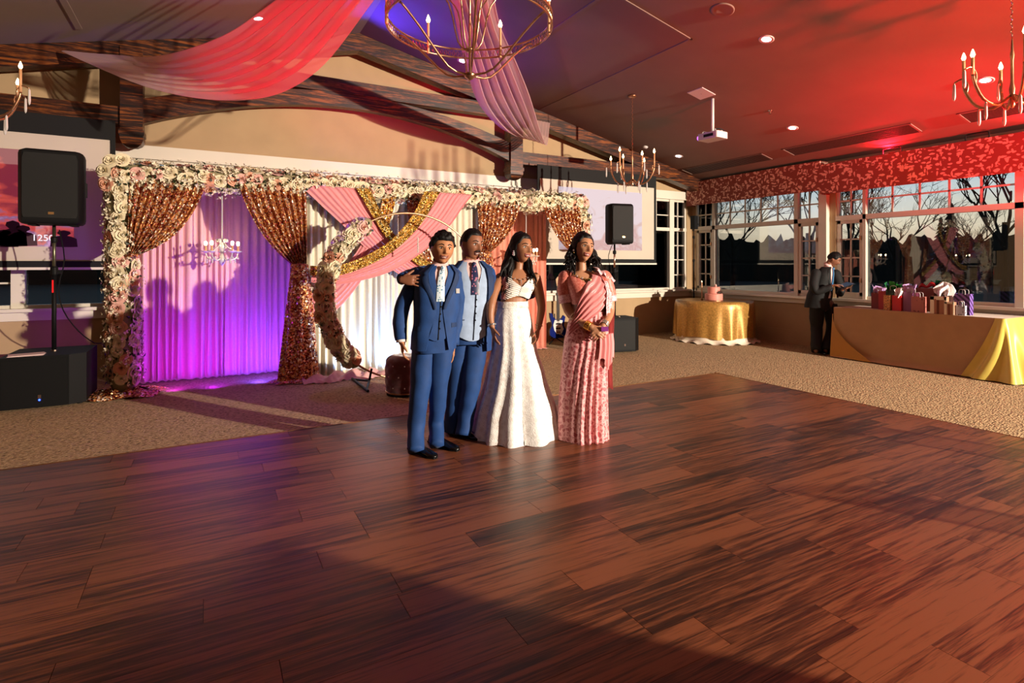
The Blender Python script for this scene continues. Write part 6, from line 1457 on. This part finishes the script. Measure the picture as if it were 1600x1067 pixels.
# ---------------------------------------------------------------- man in black by the window
K = Person('man in black suit looking down at a tablet beside the gift table', 1287, 9.12, skin('skin_standing_man', '84543c'), dict(jaw=.28))
K.head(K.p(1303, 405, -.02), 52, 30, 0, .118); K.neck(K.p(1292, 420, .0), .055); K.face(.2, teeth=False, lips='6a352c', moustache=False, eye_h=.6)
K.cap(lambda a, z: .09+.05*smst(.3, .9, z), lambda a: .52-.45*smst(.7, 1.2, a)-.35*smst(1.5, 2.3, a), .02, 3)
k_ = lambda px: K.p(px, 450).x
TK = Torso([(.72, k_(1279), .02, .205, .17, 45), (.90, k_(1281), .02, .19, .165, 45), (1.05, k_(1283), .01, .18, .15, 45), (1.20, k_(1286), 0, .19, .135, 45), (1.30, k_(1289), 0, .185, .115, 45), (1.36, k_(1291), 0, .15, .09, 45), (1.40, k_(1293), 0, .09, .07, 45), (1.425, k_(1294), 0, .055, .055, 45)])
K.b.loft([[TK.pt(z, 2*PI*q/24, -.012) for q in range(24)] for z in (.80, .95, 1.1, 1.25, 1.32, 1.38, 1.41)])
suit(K, TK, .74, 1.41, 1.02, .30, .62, blk, blk, .45, None, P('blue_tie', '3f6f9c', .4), lapw=.07)
collar(K, K.p(1294, 415), .058, 0, .034, 45)
ra = [K.p(1275, 427, -.13), K.p(1272, 444, -.18), K.p(1276, 455, -.20), K.p(1290, 451, -.27), K.p(1300, 447, -.31)]
la = [K.p(1306, 428, .06), K.p(1311, 444, .02), K.p(1312, 457, -.05), K.p(1314, 456, -.14), K.p(1316, 453, -.20)]
for q in (ra, la): K.limb(q, [.045, .042, .038, .032, .026]); sleeve(K, q, [.075, .068, .062, .054, .046], blk)
K.hand(K.p(1301, 446, -.32), (1, -.1, .12), (0, 0, 1), 1, .18, .7); K.hand(K.p(1317, 452, -.21), (.7, -.35, .35), (.3, .1, -1), -1, .18, .5)
tb = thing('tablet', 'thin dark tablet held by the man in black', 'tablet', K.t.location+Matrix.Rotation(-YAW, 3, 'Z') @ K.p(1321, 445, -.27), -YAW)
o = MB().box(-.12, .12, -.08, .08, -.005, .004).build('case', M['black'], tb); o.rotation_euler = (.15, -.25, .25)
o = MB().box(-.11, .11, -.07, .07, .0042, .006).build('display', P('tablet_glass', '20242c', .1, emis='8090b0', estr=.15), tb); o.rotation_euler = (.15, -.25, .25)
rl = [K.p(1277, 476, -.02), K.p(1276, 495, -.03), K.p(1276, 515, -.02), K.fl(1275, 548, .06)]; ll = [K.p(1296, 476, .04), K.p(1299, 495, .0), K.p(1300, 514, -.02), K.fl(1290, 548, .06)]
for q in (rl, ll): leg(K, q, [.115, .105, .088, .075], blk); K.limb(q, [.08, .07, .055, .035])
K.b.ball(K.p(1286, 474, .01), .15, 16, 12, (1, .85, .9)); TKh = Torso([(.70, k_(1284), .02, .17, .145, 40), (.95, k_(1284), .02, .17, .14, 40)]); seat_part(K, TKh, .70, .95, blk)
shoe(K, K.fl(1271, 547), K.fl(1290, 556)); shoe(K, K.fl(1286, 546), K.fl(1305, 552)); K.finish(.0065)
for o in list(K.t.children):
    pass
